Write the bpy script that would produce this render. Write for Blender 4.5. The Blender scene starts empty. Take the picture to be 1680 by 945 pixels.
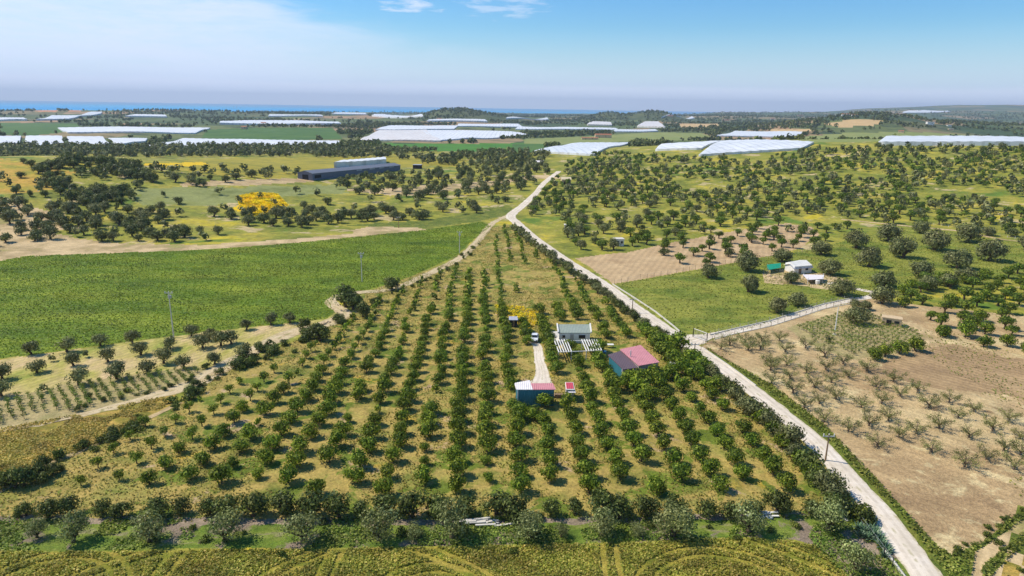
import bpy, math, random
import numpy as np
from mathutils import Matrix, Vector
rng = np.random.default_rng(7); random.seed(7)
R = math.radians
S = bpy.context.scene
C = S.collection

# ------------------------------------------------------------------ camera
H = 52.0; FPX = 1120.0; PITCH = R(14.78); ROLL = R(0.95)
Fv = np.array([0, math.cos(PITCH), -math.sin(PITCH)])
U0 = np.array([0, math.sin(PITCH), math.cos(PITCH)]); R0 = np.array([1.0, 0, 0])
Rv = math.cos(ROLL)*R0 + math.sin(ROLL)*U0
Uv = -math.sin(ROLL)*R0 + math.cos(ROLL)*U0
cam = bpy.data.cameras.new('camera'); co = bpy.data.objects.new('camera', cam); C.objects.link(co)
cam.sensor_width = 36; cam.lens = 36*FPX/1680; cam.clip_end = 120000; cam.clip_start = 1
M = Matrix(((Rv[0], Uv[0], -Fv[0], 0), (Rv[1], Uv[1], -Fv[1], 0), (Rv[2], Uv[2], -Fv[2], H), (0, 0, 0, 1)))
co.matrix_world = M
S.camera = co
# ------------------------------------------------------------------ light
SUN_EL = R(50); SHADOW_DIR = R(-14)
ts = np.array([-math.cos(SHADOW_DIR)*math.cos(SUN_EL), -math.sin(SHADOW_DIR)*math.cos(SUN_EL), math.sin(SUN_EL)])
sl = bpy.data.lights.new('sun', 'SUN'); sl.energy = 5.0; sl.angle = R(0.53); sl.color = (1, 0.93, 0.82)
so = bpy.data.objects.new('sun', sl); C.objects.link(so); so.location = (0, 0, 300)
so.rotation_euler = Vector(-ts).to_track_quat('-Z', 'Y').to_euler()
W = bpy.data.worlds.new('World'); S.world = W; W.use_nodes = True
nt = W.node_tree; nt.nodes.clear()
def N(nt, t, **k):
    n = nt.nodes.new(t)
    for a, b in k.items(): setattr(n, a, b)
    return n
def L(nt, a, b): nt.links.new(a, b)
sky = N(nt, 'ShaderNodeTexSky', sky_type='NISHITA', sun_disc=False, sun_elevation=SUN_EL,
        sun_rotation=math.atan2(ts[0], ts[1]), altitude=60, air_density=1.25, dust_density=0.25, ozone_density=2.2)
bg = N(nt, 'ShaderNodeBackground'); bg.inputs['Strength'].default_value = 0.085
out = N(nt, 'ShaderNodeOutputWorld')
hs = N(nt, 'ShaderNodeHueSaturation'); hs.inputs['Value'].default_value = 1.25; hs.inputs['Saturation'].default_value = 1.5; hs.inputs['Hue'].default_value = 0.5
L(nt, sky.outputs[0], hs.inputs['Color'])
# thin clouds as a layer of the sky: direction -> azimuth / elevation
tc = N(nt, 'ShaderNodeTexCoord'); sp = N(nt, 'ShaderNodeSeparateXYZ'); L(nt, tc.outputs['Generated'], sp.inputs[0])
def MA(nt, op, a, b=None, c=None, clamp=False):
    n = N(nt, 'ShaderNodeMath', operation=op, use_clamp=clamp)
    for i, v in enumerate((a, b, c)):
        if v is None: continue
        if isinstance(v, (int, float)): n.inputs[i].default_value = v
        else: L(nt, v, n.inputs[i])
    return n.outputs[0]
az = MA(nt, 'ARCTAN2', sp.outputs[0], sp.outputs[1])
el = MA(nt, 'ARCSINE', sp.outputs[2])
cb = N(nt, 'ShaderNodeCombineXYZ'); L(nt, az, cb.inputs[0]); L(nt, MA(nt, 'MULTIPLY', el, 5.5), cb.inputs[1])
def noise(nt, vec, scale, detail=6, rough=0.55, dist=0.0):
    n = N(nt, 'ShaderNodeTexNoise'); n.inputs['Scale'].default_value = scale; n.inputs['Detail'].default_value = detail
    n.inputs['Roughness'].default_value = rough; n.inputs['Distortion'].default_value = dist
    L(nt, vec, n.inputs['Vector']); return n.outputs['Fac']
def MR(nt, v, a, b, c=0.0, d=1.0, smooth=True):
    n = N(nt, 'ShaderNodeMapRange', interpolation_type='SMOOTHSTEP' if smooth else 'LINEAR')
    L(nt, v, n.inputs[0]); n.inputs[1].default_value = a; n.inputs[2].default_value = b
    n.inputs[3].default_value = c; n.inputs[4].default_value = d; return n.outputs[0]
n1 = noise(nt, cb.outputs[0], 5.0, 9, 0.62, 0.6)
n2 = noise(nt, cb.outputs[0], 26.0, 6, 0.6, 0.3)
# upper edge of the veil drops towards the right
top = MA(nt, 'ADD', MA(nt, 'MULTIPLY', az, -0.17), 0.075)            # rad: 0.17 at left .. lower right
edge = MA(nt, 'SUBTRACT', top, el)
edge = MA(nt, 'ADD', edge, MA(nt, 'MULTIPLY', MA(nt, 'SUBTRACT', n1, 0.5), 0.085))
veil = MR(nt, edge, -0.004, 0.03)
tex = MR(nt, MA(nt, 'ADD', MA(nt, 'MULTIPLY', n1, 0.7), MA(nt, 'MULTIPLY', n2, 0.3)), 0.32, 0.62, 0.62, 1.0)
leftness = MR(nt, az, -0.05, -0.45, 0.16, 1.0)
veil = MA(nt, 'MULTIPLY', MA(nt, 'MULTIPLY', veil, tex), leftness)
# small white puffs
def puff(a0, e0, wa, we, amp):
    dx = MA(nt, 'DIVIDE', MA(nt, 'SUBTRACT', az, a0), wa); dy = MA(nt, 'DIVIDE', MA(nt, 'SUBTRACT', el, e0), we)
    r2 = MA(nt, 'ADD', MA(nt, 'MULTIPLY', dx, dx), MA(nt, 'MULTIPLY', dy, dy))
    g = MA(nt, 'SUBTRACT', 1.0, r2)
    g = MA(nt, 'ADD', g, MA(nt, 'MULTIPLY', MA(nt, 'SUBTRACT', n2, 0.52), 5.5))
    return MA(nt, 'MULTIPLY', MR(nt, g, 0.0, 1.4), amp)
cl = MA(nt, 'MAXIMUM', puff(-0.142, 0.130, 0.05, 0.009, 0.8), puff(-0.015, 0.133, 0.065, 0.018, 0.5))
cl = MA(nt, 'MAXIMUM', cl, puff(-0.31, 0.15, 0.09, 0.012, 0.4))
cl = MA(nt, 'MAXIMUM', cl, veil)
cl = MA(nt, 'MULTIPLY', cl, 0.86)
mx = N(nt, 'ShaderNodeMix', data_type='RGBA'); L(nt, cl, mx.inputs[0]); tint = N(nt, 'ShaderNodeMix', data_type='RGBA', blend_type='MULTIPLY'); L(nt, MR(nt, el, 0.55, 0.2), tint.inputs[0]); L(nt, hs.outputs[0], tint.inputs[6])
tint.inputs[7].default_value = (0.74, 1.06, 1.42, 1); L(nt, tint.outputs[2], mx.inputs[6])
mx.inputs[7].default_value = (10.2, 11.2, 13.4, 1)
# low lavender bank of distant cloud at the horizon
nb = noise(nt, cb.outputs[0], 3.0, 5, 0.5)
bank = MR(nt, MA(nt, 'ADD', el, MA(nt, 'MULTIPLY', MA(nt, 'SUBTRACT', nb, 0.5), 0.016)), 0.034, 0.026, 0.0, 0.55)
glow = MR(nt, el, 0.115, 0.0, 0.0, 0.8)
mx1 = N(nt, 'ShaderNodeMix', data_type='RGBA'); L(nt, glow, mx1.inputs[0]); L(nt, mx.outputs[2], mx1.inputs[6])
mx1.inputs[7].default_value = (9.6, 11.2, 14.8, 1)
mx2 = N(nt, 'ShaderNodeMix', data_type='RGBA'); L(nt, bank, mx2.inputs[0]); L(nt, mx1.outputs[2], mx2.inputs[6])
mx2.inputs[7].default_value = (11.2, 12.1, 15.0, 1)
L(nt, mx2.outputs[2], bg.inputs[0]); L(nt, bg.outputs[0], out.inputs[0])
S.view_settings.view_transform = 'Standard'; S.view_settings.look = 'None'
S.view_settings.exposure = 0.0; S.view_settings.gamma = 1.0; S.view_settings.use_curve_mapping = False
S.cycles.max_bounces = 4; S.cycles.diffuse_bounces = 2; S.cycles.volume_bounces = 0
S.cycles.transparent_max_bounces = 4

# ------------------------------------------------------------------ numeric helpers
def _h(ix, iy, seed):
    n = (ix*374761393 + iy*668265263 + seed*974634777) & 0xffffffff
    n = ((n ^ (n >> 13))*1274126177) & 0xffffffff
    return ((n ^ (n >> 16)) & 0xffff)/65535.0
def vnoise(x, y, seed=0):
    x = np.asarray(x, float); y = np.asarray(y, float)
    ix = np.floor(x).astype(np.int64); iy = np.floor(y).astype(np.int64)
    fx = x-ix; fy = y-iy; fx = fx*fx*(3-2*fx); fy = fy*fy*(3-2*fy)
    a = _h(ix, iy, seed); b = _h(ix+1, iy, seed); c = _h(ix, iy+1, seed); d = _h(ix+1, iy+1, seed)
    return (a*(1-fx)+b*fx)*(1-fy)+(c*(1-fx)+d*fx)*fy
def fbm(x, y, seed=0, o=4):
    s = 0; a = 0.5
    for i in range(o): s = s+a*vnoise(x*2**i, y*2**i, seed+i); a *= .5
    return s/(1-.5**o)
def azpx(px, dist):
    """world xy at azimuth of photo column px on the horizon, dist metres away"""
    u = (px-840)/FPX; d = Fv+u*Rv; d = d[:2]/np.linalg.norm(d[:2]); return d*dist
HILLS = [(150, 500, 11, 110, 90), (-60, 520, 8, 120, 110), (1560, 720, 14, 260, 170), (1850, 760, 16, 260, 200), (1250, 700, 6, 150, 120),
         (740, 2600, 27, 80, 200), (790, 2620, 22, 100, 200), (980, 3200, 23, 55, 200), (1055, 3050, 28, 75, 220), (1025, 3200, 14, 140, 200),
         (1390, 2000, 34, 130, 260), (1330, 2100, 14, 240, 260), (1620, 2400, 22, 330, 260), (300, 3300, 18, 500, 250), (1190, 4200, 22, 500, 500)]
HC = [(azpx(a, d), h, s1, s2) for a, d, h, s1, s2 in HILLS]
def terrain(x, y):
    x = np.asarray(x, float); y = np.asarray(y, float)
    r = np.hypot(x, y); th = np.arctan2(x, y)
    z = np.zeros_like(r)
    for c, h, s1, s2 in HC:
        n = c/np.linalg.norm(c)
        dn = (x-c[0])*n[0]+(y-c[1])*n[1]; dt = (x-c[0])*n[1]-(y-c[1])*n[0]
        z = z+h*np.exp(-0.5*((dn/s2)**2+(dt/s1)**2))
    w = np.clip((r-330)/500, 0, 1); z = z+w*(fbm(x/160+5, y/160, 3, 3)-.5)*6
    w2 = np.clip((r-1100)/1500, 0, 1); z = z+w2*(fbm(x/600, y/600+9, 5, 3)-.45)*22
    # long ridges far right
    a = np.clip((th-R(14))/R(22), 0, 1); a = a*a*(3-2*a)
    z = z+a*165*np.exp(-0.5*((r-9500)/1700)**2)*(0.85+.3*fbm(th*9, r/5000, 8, 3))
    a2 = np.clip((th-R(8))/R(14), 0, 1)
    z = z+a2*50*np.exp(-0.5*((r-6200)/900)**2)*(0.55+.9*fbm(th*14, r/4000, 18, 3))
    # coast
    coast = np.interp(np.degrees(th), [-60, -36, -12, 3, 14, 20, 60], [3900, 4300, 5600, 7500, 10500, 30000, 30000])
    coast = coast*(0.93+.14*fbm(th*30, r*0+3, 12, 3))
    k = np.clip((r-coast)/300, 0, 1)
    return z*(1-k)-30*k
def project(x, y, z):
    dx, dy, dz = x, y, np.asarray(z)-H
    f = dx*Fv[0]+dy*Fv[1]+dz*Fv[2]; f = np.where(f < 1, np.nan, f)
    return 840+FPX*(dx*Rv[0]+dy*Rv[1]+dz*Rv[2])/f, 472.5-FPX*(dx*Uv[0]+dy*Uv[1]+dz*Uv[2])/f
def ray(px, py):
    d = Fv+(px-840)/FPX*Rv-(py-472.5)/FPX*Uv; return d/np.linalg.norm(d)
def at(px, py, z=None):
    """ground point under photo pixel (or the point at height z)"""
    d = ray(px, py)
    if z is not None:
        t = (z-H)/d[2]; return np.array([d[0]*t, d[1]*t, z])
    t = np.geomspace(30, 16000, 1500)
    zz = H+d[2]*t; g = terrain(d[0]*t, d[1]*t)
    i = np.argmax(zz < g)
    if i == 0: i = len(t)-1
    a, b = t[i-1], t[i]
    for _ in range(25):
        m = (a+b)/2
        if H+d[2]*m < terrain(d[0]*m, d[1]*m): b = m
        else: a = m
    return np.array([d[0]*b, d[1]*b, float(terrain(d[0]*b, d[1]*b))])
def inpoly(px, py, poly):
    px = np.asarray(px); py = np.asarray(py); r = np.zeros(px.shape, bool); n = len(poly)
    for i in range(n):
        x1, y1 = poly[i]; x2, y2 = poly[(i+1) % n]
        if y1 == y2: continue
        c = ((y1 > py) != (y2 > py)) & (px < (x2-x1)*(py-y1)/(y2-y1)+x1); r ^= c
    return r
def lin(c):
    return tuple(((v/255)/12.92 if v/255 <= .04045 else ((v/255+.055)/1.055)**2.4) for v in c)
def gz(x, y): return float(terrain(x, y))

# ------------------------------------------------------------------ materials
def newmat(name):
    m = bpy.data.materials.new(name); m.use_nodes = True; nt = m.node_tree
    b = nt.nodes['Principled BSDF']; b.inputs['Roughness'].default_value = 0.9; b.inputs['Specular IOR Level'].default_value = 0.2
    return m, nt, b
def ramp(nt, fac, stops):
    r = N(nt, 'ShaderNodeValToRGB'); e = r.color_ramp.elements
    while len(e) > 1: e.remove(e[0])
    e[0].position = stops[0][0]; e[0].color = (*lin(stops[0][1]), 1)
    for p, c in stops[1:]:
        q = e.new(p); q.color = (*lin(c), 1)
    L(nt, fac, r.inputs[0]); return r.outputs[0]
def mixc(nt, fac, a, b, mode='MIX'):
    m = N(nt, 'ShaderNodeMix', data_type='RGBA', blend_type=mode)
    if isinstance(fac, float): m.inputs[0].default_value = fac
    else: L(nt, fac, m.inputs[0])
    for s, v in ((6, a), (7, b)):
        if isinstance(v, tuple): m.inputs[s].default_value = (*v, 1)
        else: L(nt, v, m.inputs[s])
    return m.outputs[2]
def gmat(name, cols, size=14, fine=0.6, fineamt=0.5, bump=0.15, rot=0.0, stretch=1.0, spots=None, rows=None, detail=8, mid=None):
    """ground: wide patches (size m) of cols, fine grain (fine m), optional spots (colour, size, threshold) and plough rows"""
    m, nt, b = newmat(name)
    g = N(nt, 'ShaderNodeNewGeometry')
    mp = N(nt, 'ShaderNodeMapping'); mp.inputs['Rotation'].default_value = (0, 0, rot); mp.inputs['Scale'].default_value = (1, 1/stretch, 1)
    L(nt, g.outputs['Position'], mp.inputs[0]); v = mp.outputs[0]
    n = len(cols)
    st = [(0.3+0.4*i/(n-1), c) for i, c in enumerate(cols)]
    c = ramp(nt, noise(nt, v, 1/size, detail, 0.62, 0.4), st)
    if mid:
        c = mixc(nt, MR(nt, noise(nt, v, 1/mid[1], 5, 0.6), mid[2], mid[2]+.1, 0, mid[3]), c, lin(mid[0]))
    if spots:
        for col, sz, th in spots:
            c = mixc(nt, MR(nt, noise(nt, g.outputs['Position'], 1/sz, 6, 0.65, 0.5), th, th+0.07), c, lin(col))
    f = noise(nt, v, 1/fine, 4, 0.7)
    k = MR(nt, f, 0.25, 0.75, 1-fineamt, 1+fineamt, False)
    k = MA(nt, 'MULTIPLY', k, MR(nt, noise(nt, g.outputs['Position'], 1/(size*.3), 6, .65), .3, .7, 1-fineamt*.55, 1+fineamt*.55, False))
    if rows:
        w = N(nt, 'ShaderNodeTexWave', wave_type='BANDS', bands_direction='X'); w.inputs['Scale'].default_value = 0.314/rows[0]
        w.inputs['Distortion'].default_value = 2.5; w.inputs['Detail'].default_value = 3; w.inputs['Detail Scale'].default_value = 0.4
        mp2 = N(nt, 'ShaderNodeMapping'); mp2.inputs['Rotation'].default_value = (0, 0, rows[1]); L(nt, g.outputs['Position'], mp2.inputs[0]); L(nt, mp2.outputs[0], w.inputs[0])
        k = MA(nt, 'MULTIPLY', k, MR(nt, w.outputs['Fac'], 0, 1, 1-rows[2], 1+rows[2], False))
    cc = N(nt, 'ShaderNodeCombineXYZ'); [L(nt, k, cc.inputs[i]) for i in range(3)]
    c = mixc(nt, 1.0, c, cc.outputs[0], 'MULTIPLY')
    L(nt, c, b.inputs['Base Color'])
    bp = N(nt, 'ShaderNodeBump'); bp.inputs['Distance'].default_value = bump; bp.inputs['Strength'].default_value = 0.8
    L(nt, f, bp.inputs['Height']); L(nt, bp.outputs[0], b.inputs['Normal'])
    return m
def leafmat(name, a, bcol, c3, trans=0.25, vary=7.0):
    m, nt, b = newmat(name)
    g = N(nt, 'ShaderNodeNewGeometry')
    c = ramp(nt, g.outputs['Random Per Island'], [(0.0, a), (0.55, bcol), (1.0, c3)])
    n = noise(nt, g.outputs['Position'], 1/vary, 2, 0.5)
    h = N(nt, 'ShaderNodeHueSaturation'); L(nt, c, h.inputs['Color']); L(nt, MR(nt, n, 0.3, 0.7, 0.482, 0.512, False), h.inputs['Hue'])
    L(nt, MR(nt, noise(nt, g.outputs['Position'], 1/(vary*.6), 2, 0.5), 0.3, 0.7, 0.62, 1.4, False), h.inputs['Value'])
    L(nt, h.outputs[0], b.inputs['Base Color']); b.inputs['Roughness'].default_value = 0.55
    t = N(nt, 'ShaderNodeBsdfTranslucent'); L(nt, h.outputs[0], t.inputs[0])
    ms = N(nt, 'ShaderNodeMixShader'); ms.inputs[0].default_value = trans
    o = nt.nodes['Material Output']; L(nt, b.outputs[0], ms.inputs[1]); L(nt, t.outputs[0], ms.inputs[2]); L(nt, ms.outputs[0], o.inputs[0])
    return m
def pmat(name, col, rough=0.7, var=0.15, size=0.8, metal=0.0, spec=0.3):
    m, nt, b = newmat(name); g = N(nt, 'ShaderNodeTexCoord')
    f = noise(nt, g.outputs['Object'], 1/size, 6, 0.65, 0.3)
    k = MR(nt, f, 0.3, 0.7, 1-var, 1+var, False); cc = N(nt, 'ShaderNodeCombineXYZ'); [L(nt, k, cc.inputs[i]) for i in range(3)]
    L(nt, mixc(nt, 1.0, lin(col), cc.outputs[0], 'MULTIPLY'), b.inputs['Base Color'])
    b.inputs['Roughness'].default_value = rough; b.inputs['Metallic'].default_value = metal; b.inputs['Specular IOR Level'].default_value = spec
    return m

# ------------------------------------------------------------------ mesh / object helpers
def tag(o, label=None, cat=None, group=None, kind=None):
    if label: o['label'] = label
    if cat: o['category'] = cat
    if group: o['group'] = group
    if kind: o['kind'] = kind
    return o
def npmesh(name, v, f, mat, smooth=False):
    """v (n,3), f (m,4) or (m,3)"""
    me = bpy.data.meshes.new(name); v = np.asarray(v, np.float32); f = np.asarray(f, np.int32); k = f.shape[1]
    me.vertices.add(len(v)); me.vertices.foreach_set('co', v.ravel())
    me.loops.add(f.size); me.loops.foreach_set('vertex_index', f.ravel())
    me.polygons.add(len(f)); me.polygons.foreach_set('loop_start', np.arange(0, f.size, k, dtype=np.int32))
    if smooth: me.polygons.foreach_set('use_smooth', np.ones(len(f), bool))
    me.update(calc_edges=True); me.validate(); me.materials.append(mat); return me
def link(name, me, parent=None, loc=None, rz=0, sc=None):
    o = bpy.data.objects.new(name, me); C.objects.link(o)
    if parent: o.parent = parent
    if loc is not None: o.location = loc
    if rz: o.rotation_euler[2] = rz
    if sc is not None: o.scale = (sc, sc, sc) if isinstance(sc, (int, float)) else sc
    return o
def empty(name, loc=(0, 0, 0), rz=0):
    o = bpy.data.objects.new(name, None); C.objects.link(o); o.location = loc; o.rotation_euler[2] = rz; o.empty_display_size = .5; return o
class MB:
    def __init__(s): s.v = []; s.f = []
    def add(s, vs, fs):
        b = len(s.v); s.v += [tuple(map(float, p)) for p in vs]; s.f += [tuple(b+i for i in f) for f in fs]; return s
    def box(s, x0, x1, y0, y1, z0, z1):
        return s.add([(x0, y0, z0), (x1, y0, z0), (x1, y1, z0), (x0, y1, z0), (x0, y0, z1), (x1, y0, z1), (x1, y1, z1), (x0, y1, z1)],
                     [(0, 3, 2, 1), (4, 5, 6, 7), (0, 1, 5, 4), (1, 2, 6, 5), (2, 3, 7, 6), (3, 0, 4, 7)])
    def prism(s, bot, top):
        n = len(bot); return s.add(list(bot)+list(top), [tuple(range(n))[::-1], tuple(range(n, 2*n))]+[(i, (i+1) % n, n+(i+1) % n, n+i) for i in range(n)])
    def tube(s, pts, rad, n=6):
        pts = [np.array(p, float) for p in pts]; base = len(s.v); m = len(pts)
        for i, p in enumerate(pts):
            d = pts[min(i+1, m-1)]-pts[max(i-1, 0)]; d /= (np.linalg.norm(d)+1e-9)
            a = np.cross(d, (0, 1, 0.3)); a /= (np.linalg.norm(a)+1e-9); b = np.cross(d, a)
            for k in range(n):
                t = 2*math.pi*k/n; s.v.append(tuple(p+rad[i]*(math.cos(t)*a+math.sin(t)*b)))
        for i in range(m-1):
            for k in range(n):
                q = base+i*n+k; w = base+i*n+(k+1) % n; s.f.append((q, w, w+n, q+n))
        s.f.append(tuple(base+k for k in range(n))[::-1]); s.f.append(tuple(base+(m-1)*n+k for k in range(n)))
        return s
    def beam(s, a, b, w, h=None):
        """square bar between two points"""
        h = h or w; a = np.array(a, float); b = np.array(b, float); d = b-a; d /= np.linalg.norm(d)
        up = np.array((0, 0, 1.0)) if abs(d[2]) < .9 else np.array((0, 1.0, 0)); x = np.cross(d, up); x /= np.linalg.norm(x); y = np.cross(x, d)
        o = [(-w/2, -h/2), (w/2, -h/2), (w/2, h/2), (-w/2, h/2)]
        return s.prism([a+x*i+y*j for i, j in o], [b+x*i+y*j for i, j in o])
    def mesh(s, name, mat, smooth=False):
        me = bpy.data.meshes.new(name); me.from_pydata(s.v, [], s.f); me.update()
        if smooth: me.polygons.foreach_set('use_smooth', [True]*len(me.polygons))
        me.materials.append(mat); return me
    def build(s, name, mat, parent=None, loc=None, smooth=False): return link(name, s.mesh(name, mat, smooth), parent, loc)
_ord = ['first', 'second', 'third', 'fourth', 'fifth', 'sixth', 'seventh', 'eighth', 'ninth', 'tenth', 'eleventh', 'twelfth', 'thirteenth',
        'fourteenth', 'fifteenth', 'sixteenth', 'seventeenth', 'eighteenth', 'nineteenth', 'twentieth']
_tens = {2: 'twenty', 3: 'thirty', 4: 'forty', 5: 'fifty', 6: 'sixty', 7: 'seventy', 8: 'eighty', 9: 'ninety'}
def nth(i):
    i += 1
    if i <= 20: return _ord[i-1]
    t, u = divmod(i, 10)
    if u == 0: return _tens[t][:-1]+'ieth'
    return _tens[t]+'-'+_ord[u-1]

# ------------------------------------------------------------------ ground, split in fields
gm = {}
gm['ground'] = gmat('meadow ground', [(88, 100, 36), (124, 128, 46), (156, 148, 58), (184, 160, 92)], 20, 1.6, 0.35, 0.2,
                    spots=[((182, 166, 46), 20, 0.575), ((188, 168, 122), 16, 0.57), ((98, 122, 40), 40, 0.58)], mid=((150, 150, 50), 7, .55, .6))
def farmat():
    m, nt, b = newmat('distant farmland'); g = N(nt, 'ShaderNodeNewGeometry')
    mp = N(nt, 'ShaderNodeMapping'); mp.inputs['Rotation'].default_value = (0, 0, 0.5); mp.inputs['Scale'].default_value = (1, .55, 1)
    L(nt, g.outputs['Position'], mp.inputs[0])
    vo = N(nt, 'ShaderNodeTexVoronoi'); vo.inputs['Scale'].default_value = 1/170; L(nt, mp.outputs[0], vo.inputs['Vector'])
    se = N(nt, 'ShaderNodeSeparateColor'); L(nt, vo.outputs['Color'], se.inputs[0])
    c = ramp(nt, se.outputs[0], [(0, (66, 84, 48)), (.22, (86, 100, 54)), (.4, (112, 118, 66)), (.55, (78, 94, 50)), (.68, (146, 128, 90)), (.78, (170, 136, 100)), (.86, (98, 112, 56)), (1, (74, 88, 54))])
    c = mixc(nt, MR(nt, noise(nt, g.outputs['Position'], 1/90, 6, .65), .54, .62), c, lin((66, 80, 50)))
    k = MR(nt, noise(nt, g.outputs['Position'], 1/25, 6, .7), .25, .75, .6, 1.4, False)
    cc = N(nt, 'ShaderNodeCombineXYZ'); [L(nt, k, cc.inputs[i]) for i in range(3)]
    L(nt, mixc(nt, 1.0, c, cc.outputs[0], 'MULTIPLY'), b.inputs['Base Color']); return m
gm['distant_farmland'] = farmat()
gm['hill'] = gmat('wooded hillside', [(58, 70, 38), (78, 88, 48), (104, 104, 62)], 60, 8, .3, .5)
gm['crop_field'] = gmat('green crop', [(80, 106, 28), (106, 130, 34), (130, 146, 42), (152, 160, 52)], 34, 0.9, 0.4, 0.5, rot=0.25, stretch=0.3,
                        mid=((138, 148, 48), 3.5, .58, .6), detail=10, rows=(2.2, 1.2, .13))
gm['pasture'] = gmat('pasture', [(88, 108, 36), (114, 126, 44), (146, 146, 60), (120, 126, 48)], 18, 0.8, 0.4, 0.35, rot=0.3, stretch=0.5, mid=((150, 148, 72), 4, .6, .6))
gm['grove_ground'] = gmat('orchard grass', [(104, 114, 46), (136, 130, 60), (174, 150, 82), (154, 144, 72), (110, 120, 48)], 9, 0.55, 0.42, 0.25,
                          spots=[((104, 118, 38), 7, 0.53), ((186, 158, 122), 8, 0.6), ((190, 160, 64), 11, 0.62)])
gm['dry_grass'] = gmat('dry golden grass', [(106, 112, 44), (146, 134, 54), (196, 162, 82), (130, 126, 50)], 7, 0.5, 0.45, 0.35, rot=-0.5, stretch=.4)
gm['sandy_soil'] = gmat('sandy soil', [(186, 162, 118), (204, 178, 134), (168, 146, 104), (150, 146, 80)], 14, 0.5, 0.25, 0.1, rows=(1.6, 0.6, .08))
gm['olive_strip'] = gmat('strip under olives', [(118, 138, 46), (170, 160, 84), (196, 172, 122), (206, 178, 136)], 9, 0.5, 0.3, 0.15, rows=(1.5, 0.6, .08), rot=.4, stretch=2.5)
gm['ploughed_soil'] = gmat('bare ploughed soil', [(156, 128, 92), (178, 150, 108), (194, 168, 122), (206, 184, 136)], 24, 0.4, 0.4, 0.25, rows=(1.7, -0.75, .05), detail=9, mid=((208, 190, 142), 2.6, .56, .6), spots=[((146, 120, 86), 12, .62), ((206, 184, 136), 16, .56)])
gm['brown_plot'] = gmat('brown soil plot', [(162, 134, 98), (186, 158, 118), (200, 172, 130)], 14, 0.6, 0.25, 0.12, rows=(2.2, 0.35, .07))
gm['dark_soil'] = gmat('freshly ploughed soil', [(146, 120, 88), (164, 136, 98), (182, 154, 112)], 18, 0.5, 0.35, 0.2, rows=(1.6, -0.75, .1))
gm['vineyard_ground'] = gmat('vineyard ground', [(150, 142, 88), (172, 154, 108), (130, 132, 70)], 8, 0.5, 0.35, 0.15)
gm['wheat_field'] = gmat('ripening wheat', [(104, 116, 38), (132, 136, 46), (168, 156, 62), (186, 166, 76), (122, 128, 44)], 6, 0.35, 0.55, 0.5, rot=0.2, stretch=0.5, mid=((202, 176, 96), 1.3, .63, .6))
gm['weedy_strip'] = gmat('weedy strip', [(84, 108, 38), (112, 134, 46), (134, 146, 60), (164, 150, 118)], 5, 0.4, 0.5, 0.35, rot=0, stretch=.35,
                         spots=[((152, 134, 114), 6, 0.53)])
gm['earth_bank'] = gmat('stony earth', [(140, 122, 100), (160, 142, 120), (110, 100, 78)], 4, 0.4, 0.4, 0.2)
gm['grass_verge'] = gmat('grass verge', [(78, 96, 34), (108, 118, 44), (134, 132, 56)], 4, 0.4, 0.5, 0.35)
gm['flower_meadow'] = gmat('yellow flowers', [(188, 168, 36), (222, 184, 20), (232, 190, 26), (160, 156, 46)], 12, 1.2, 0.3, 0.3, rot=.2, stretch=.3)
gm['golden_hill'] = gmat('golden hillside', [(128, 128, 46), (166, 150, 52), (190, 150, 64), (150, 146, 58)], 16, 1.5, 0.3, 0.2)
gm['yellow_meadow'] = gmat('yellow green meadow', [(92, 104, 38), (134, 132, 46), (178, 158, 52), (108, 116, 48)], 24, 1.5, 0.25, 0.2, rot=.1, stretch=.2)
gm['grey_meadow'] = gmat('pale meadow', [(106, 114, 56), (142, 146, 86), (124, 128, 56)], 20, 1.2, 0.22, 0.15)
gm['far_green_field'] = gmat('far green field', [(62, 94, 40), (76, 108, 44), (92, 118, 52)], 60, 5, 0.12, 0.1)
gm['bright_crop_strip'] = gmat('bright green crop', [(66, 116, 34), (84, 132, 40)], 50, 4, 0.12, 0.1)
gm['far_pale_field'] = gmat('far pale field', [(124, 136, 72), (146, 148, 86)], 70, 5, 0.12, 0.1)
gm['far_tan_field'] = gmat('far tan field', [(190, 160, 112), (204, 172, 122)], 70, 8, 0.1, 0.1)
gm['far_orange_field'] = gmat('far orange field', [(190, 132, 92), (198, 150, 110)], 90, 8, 0.1, 0.1)
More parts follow.
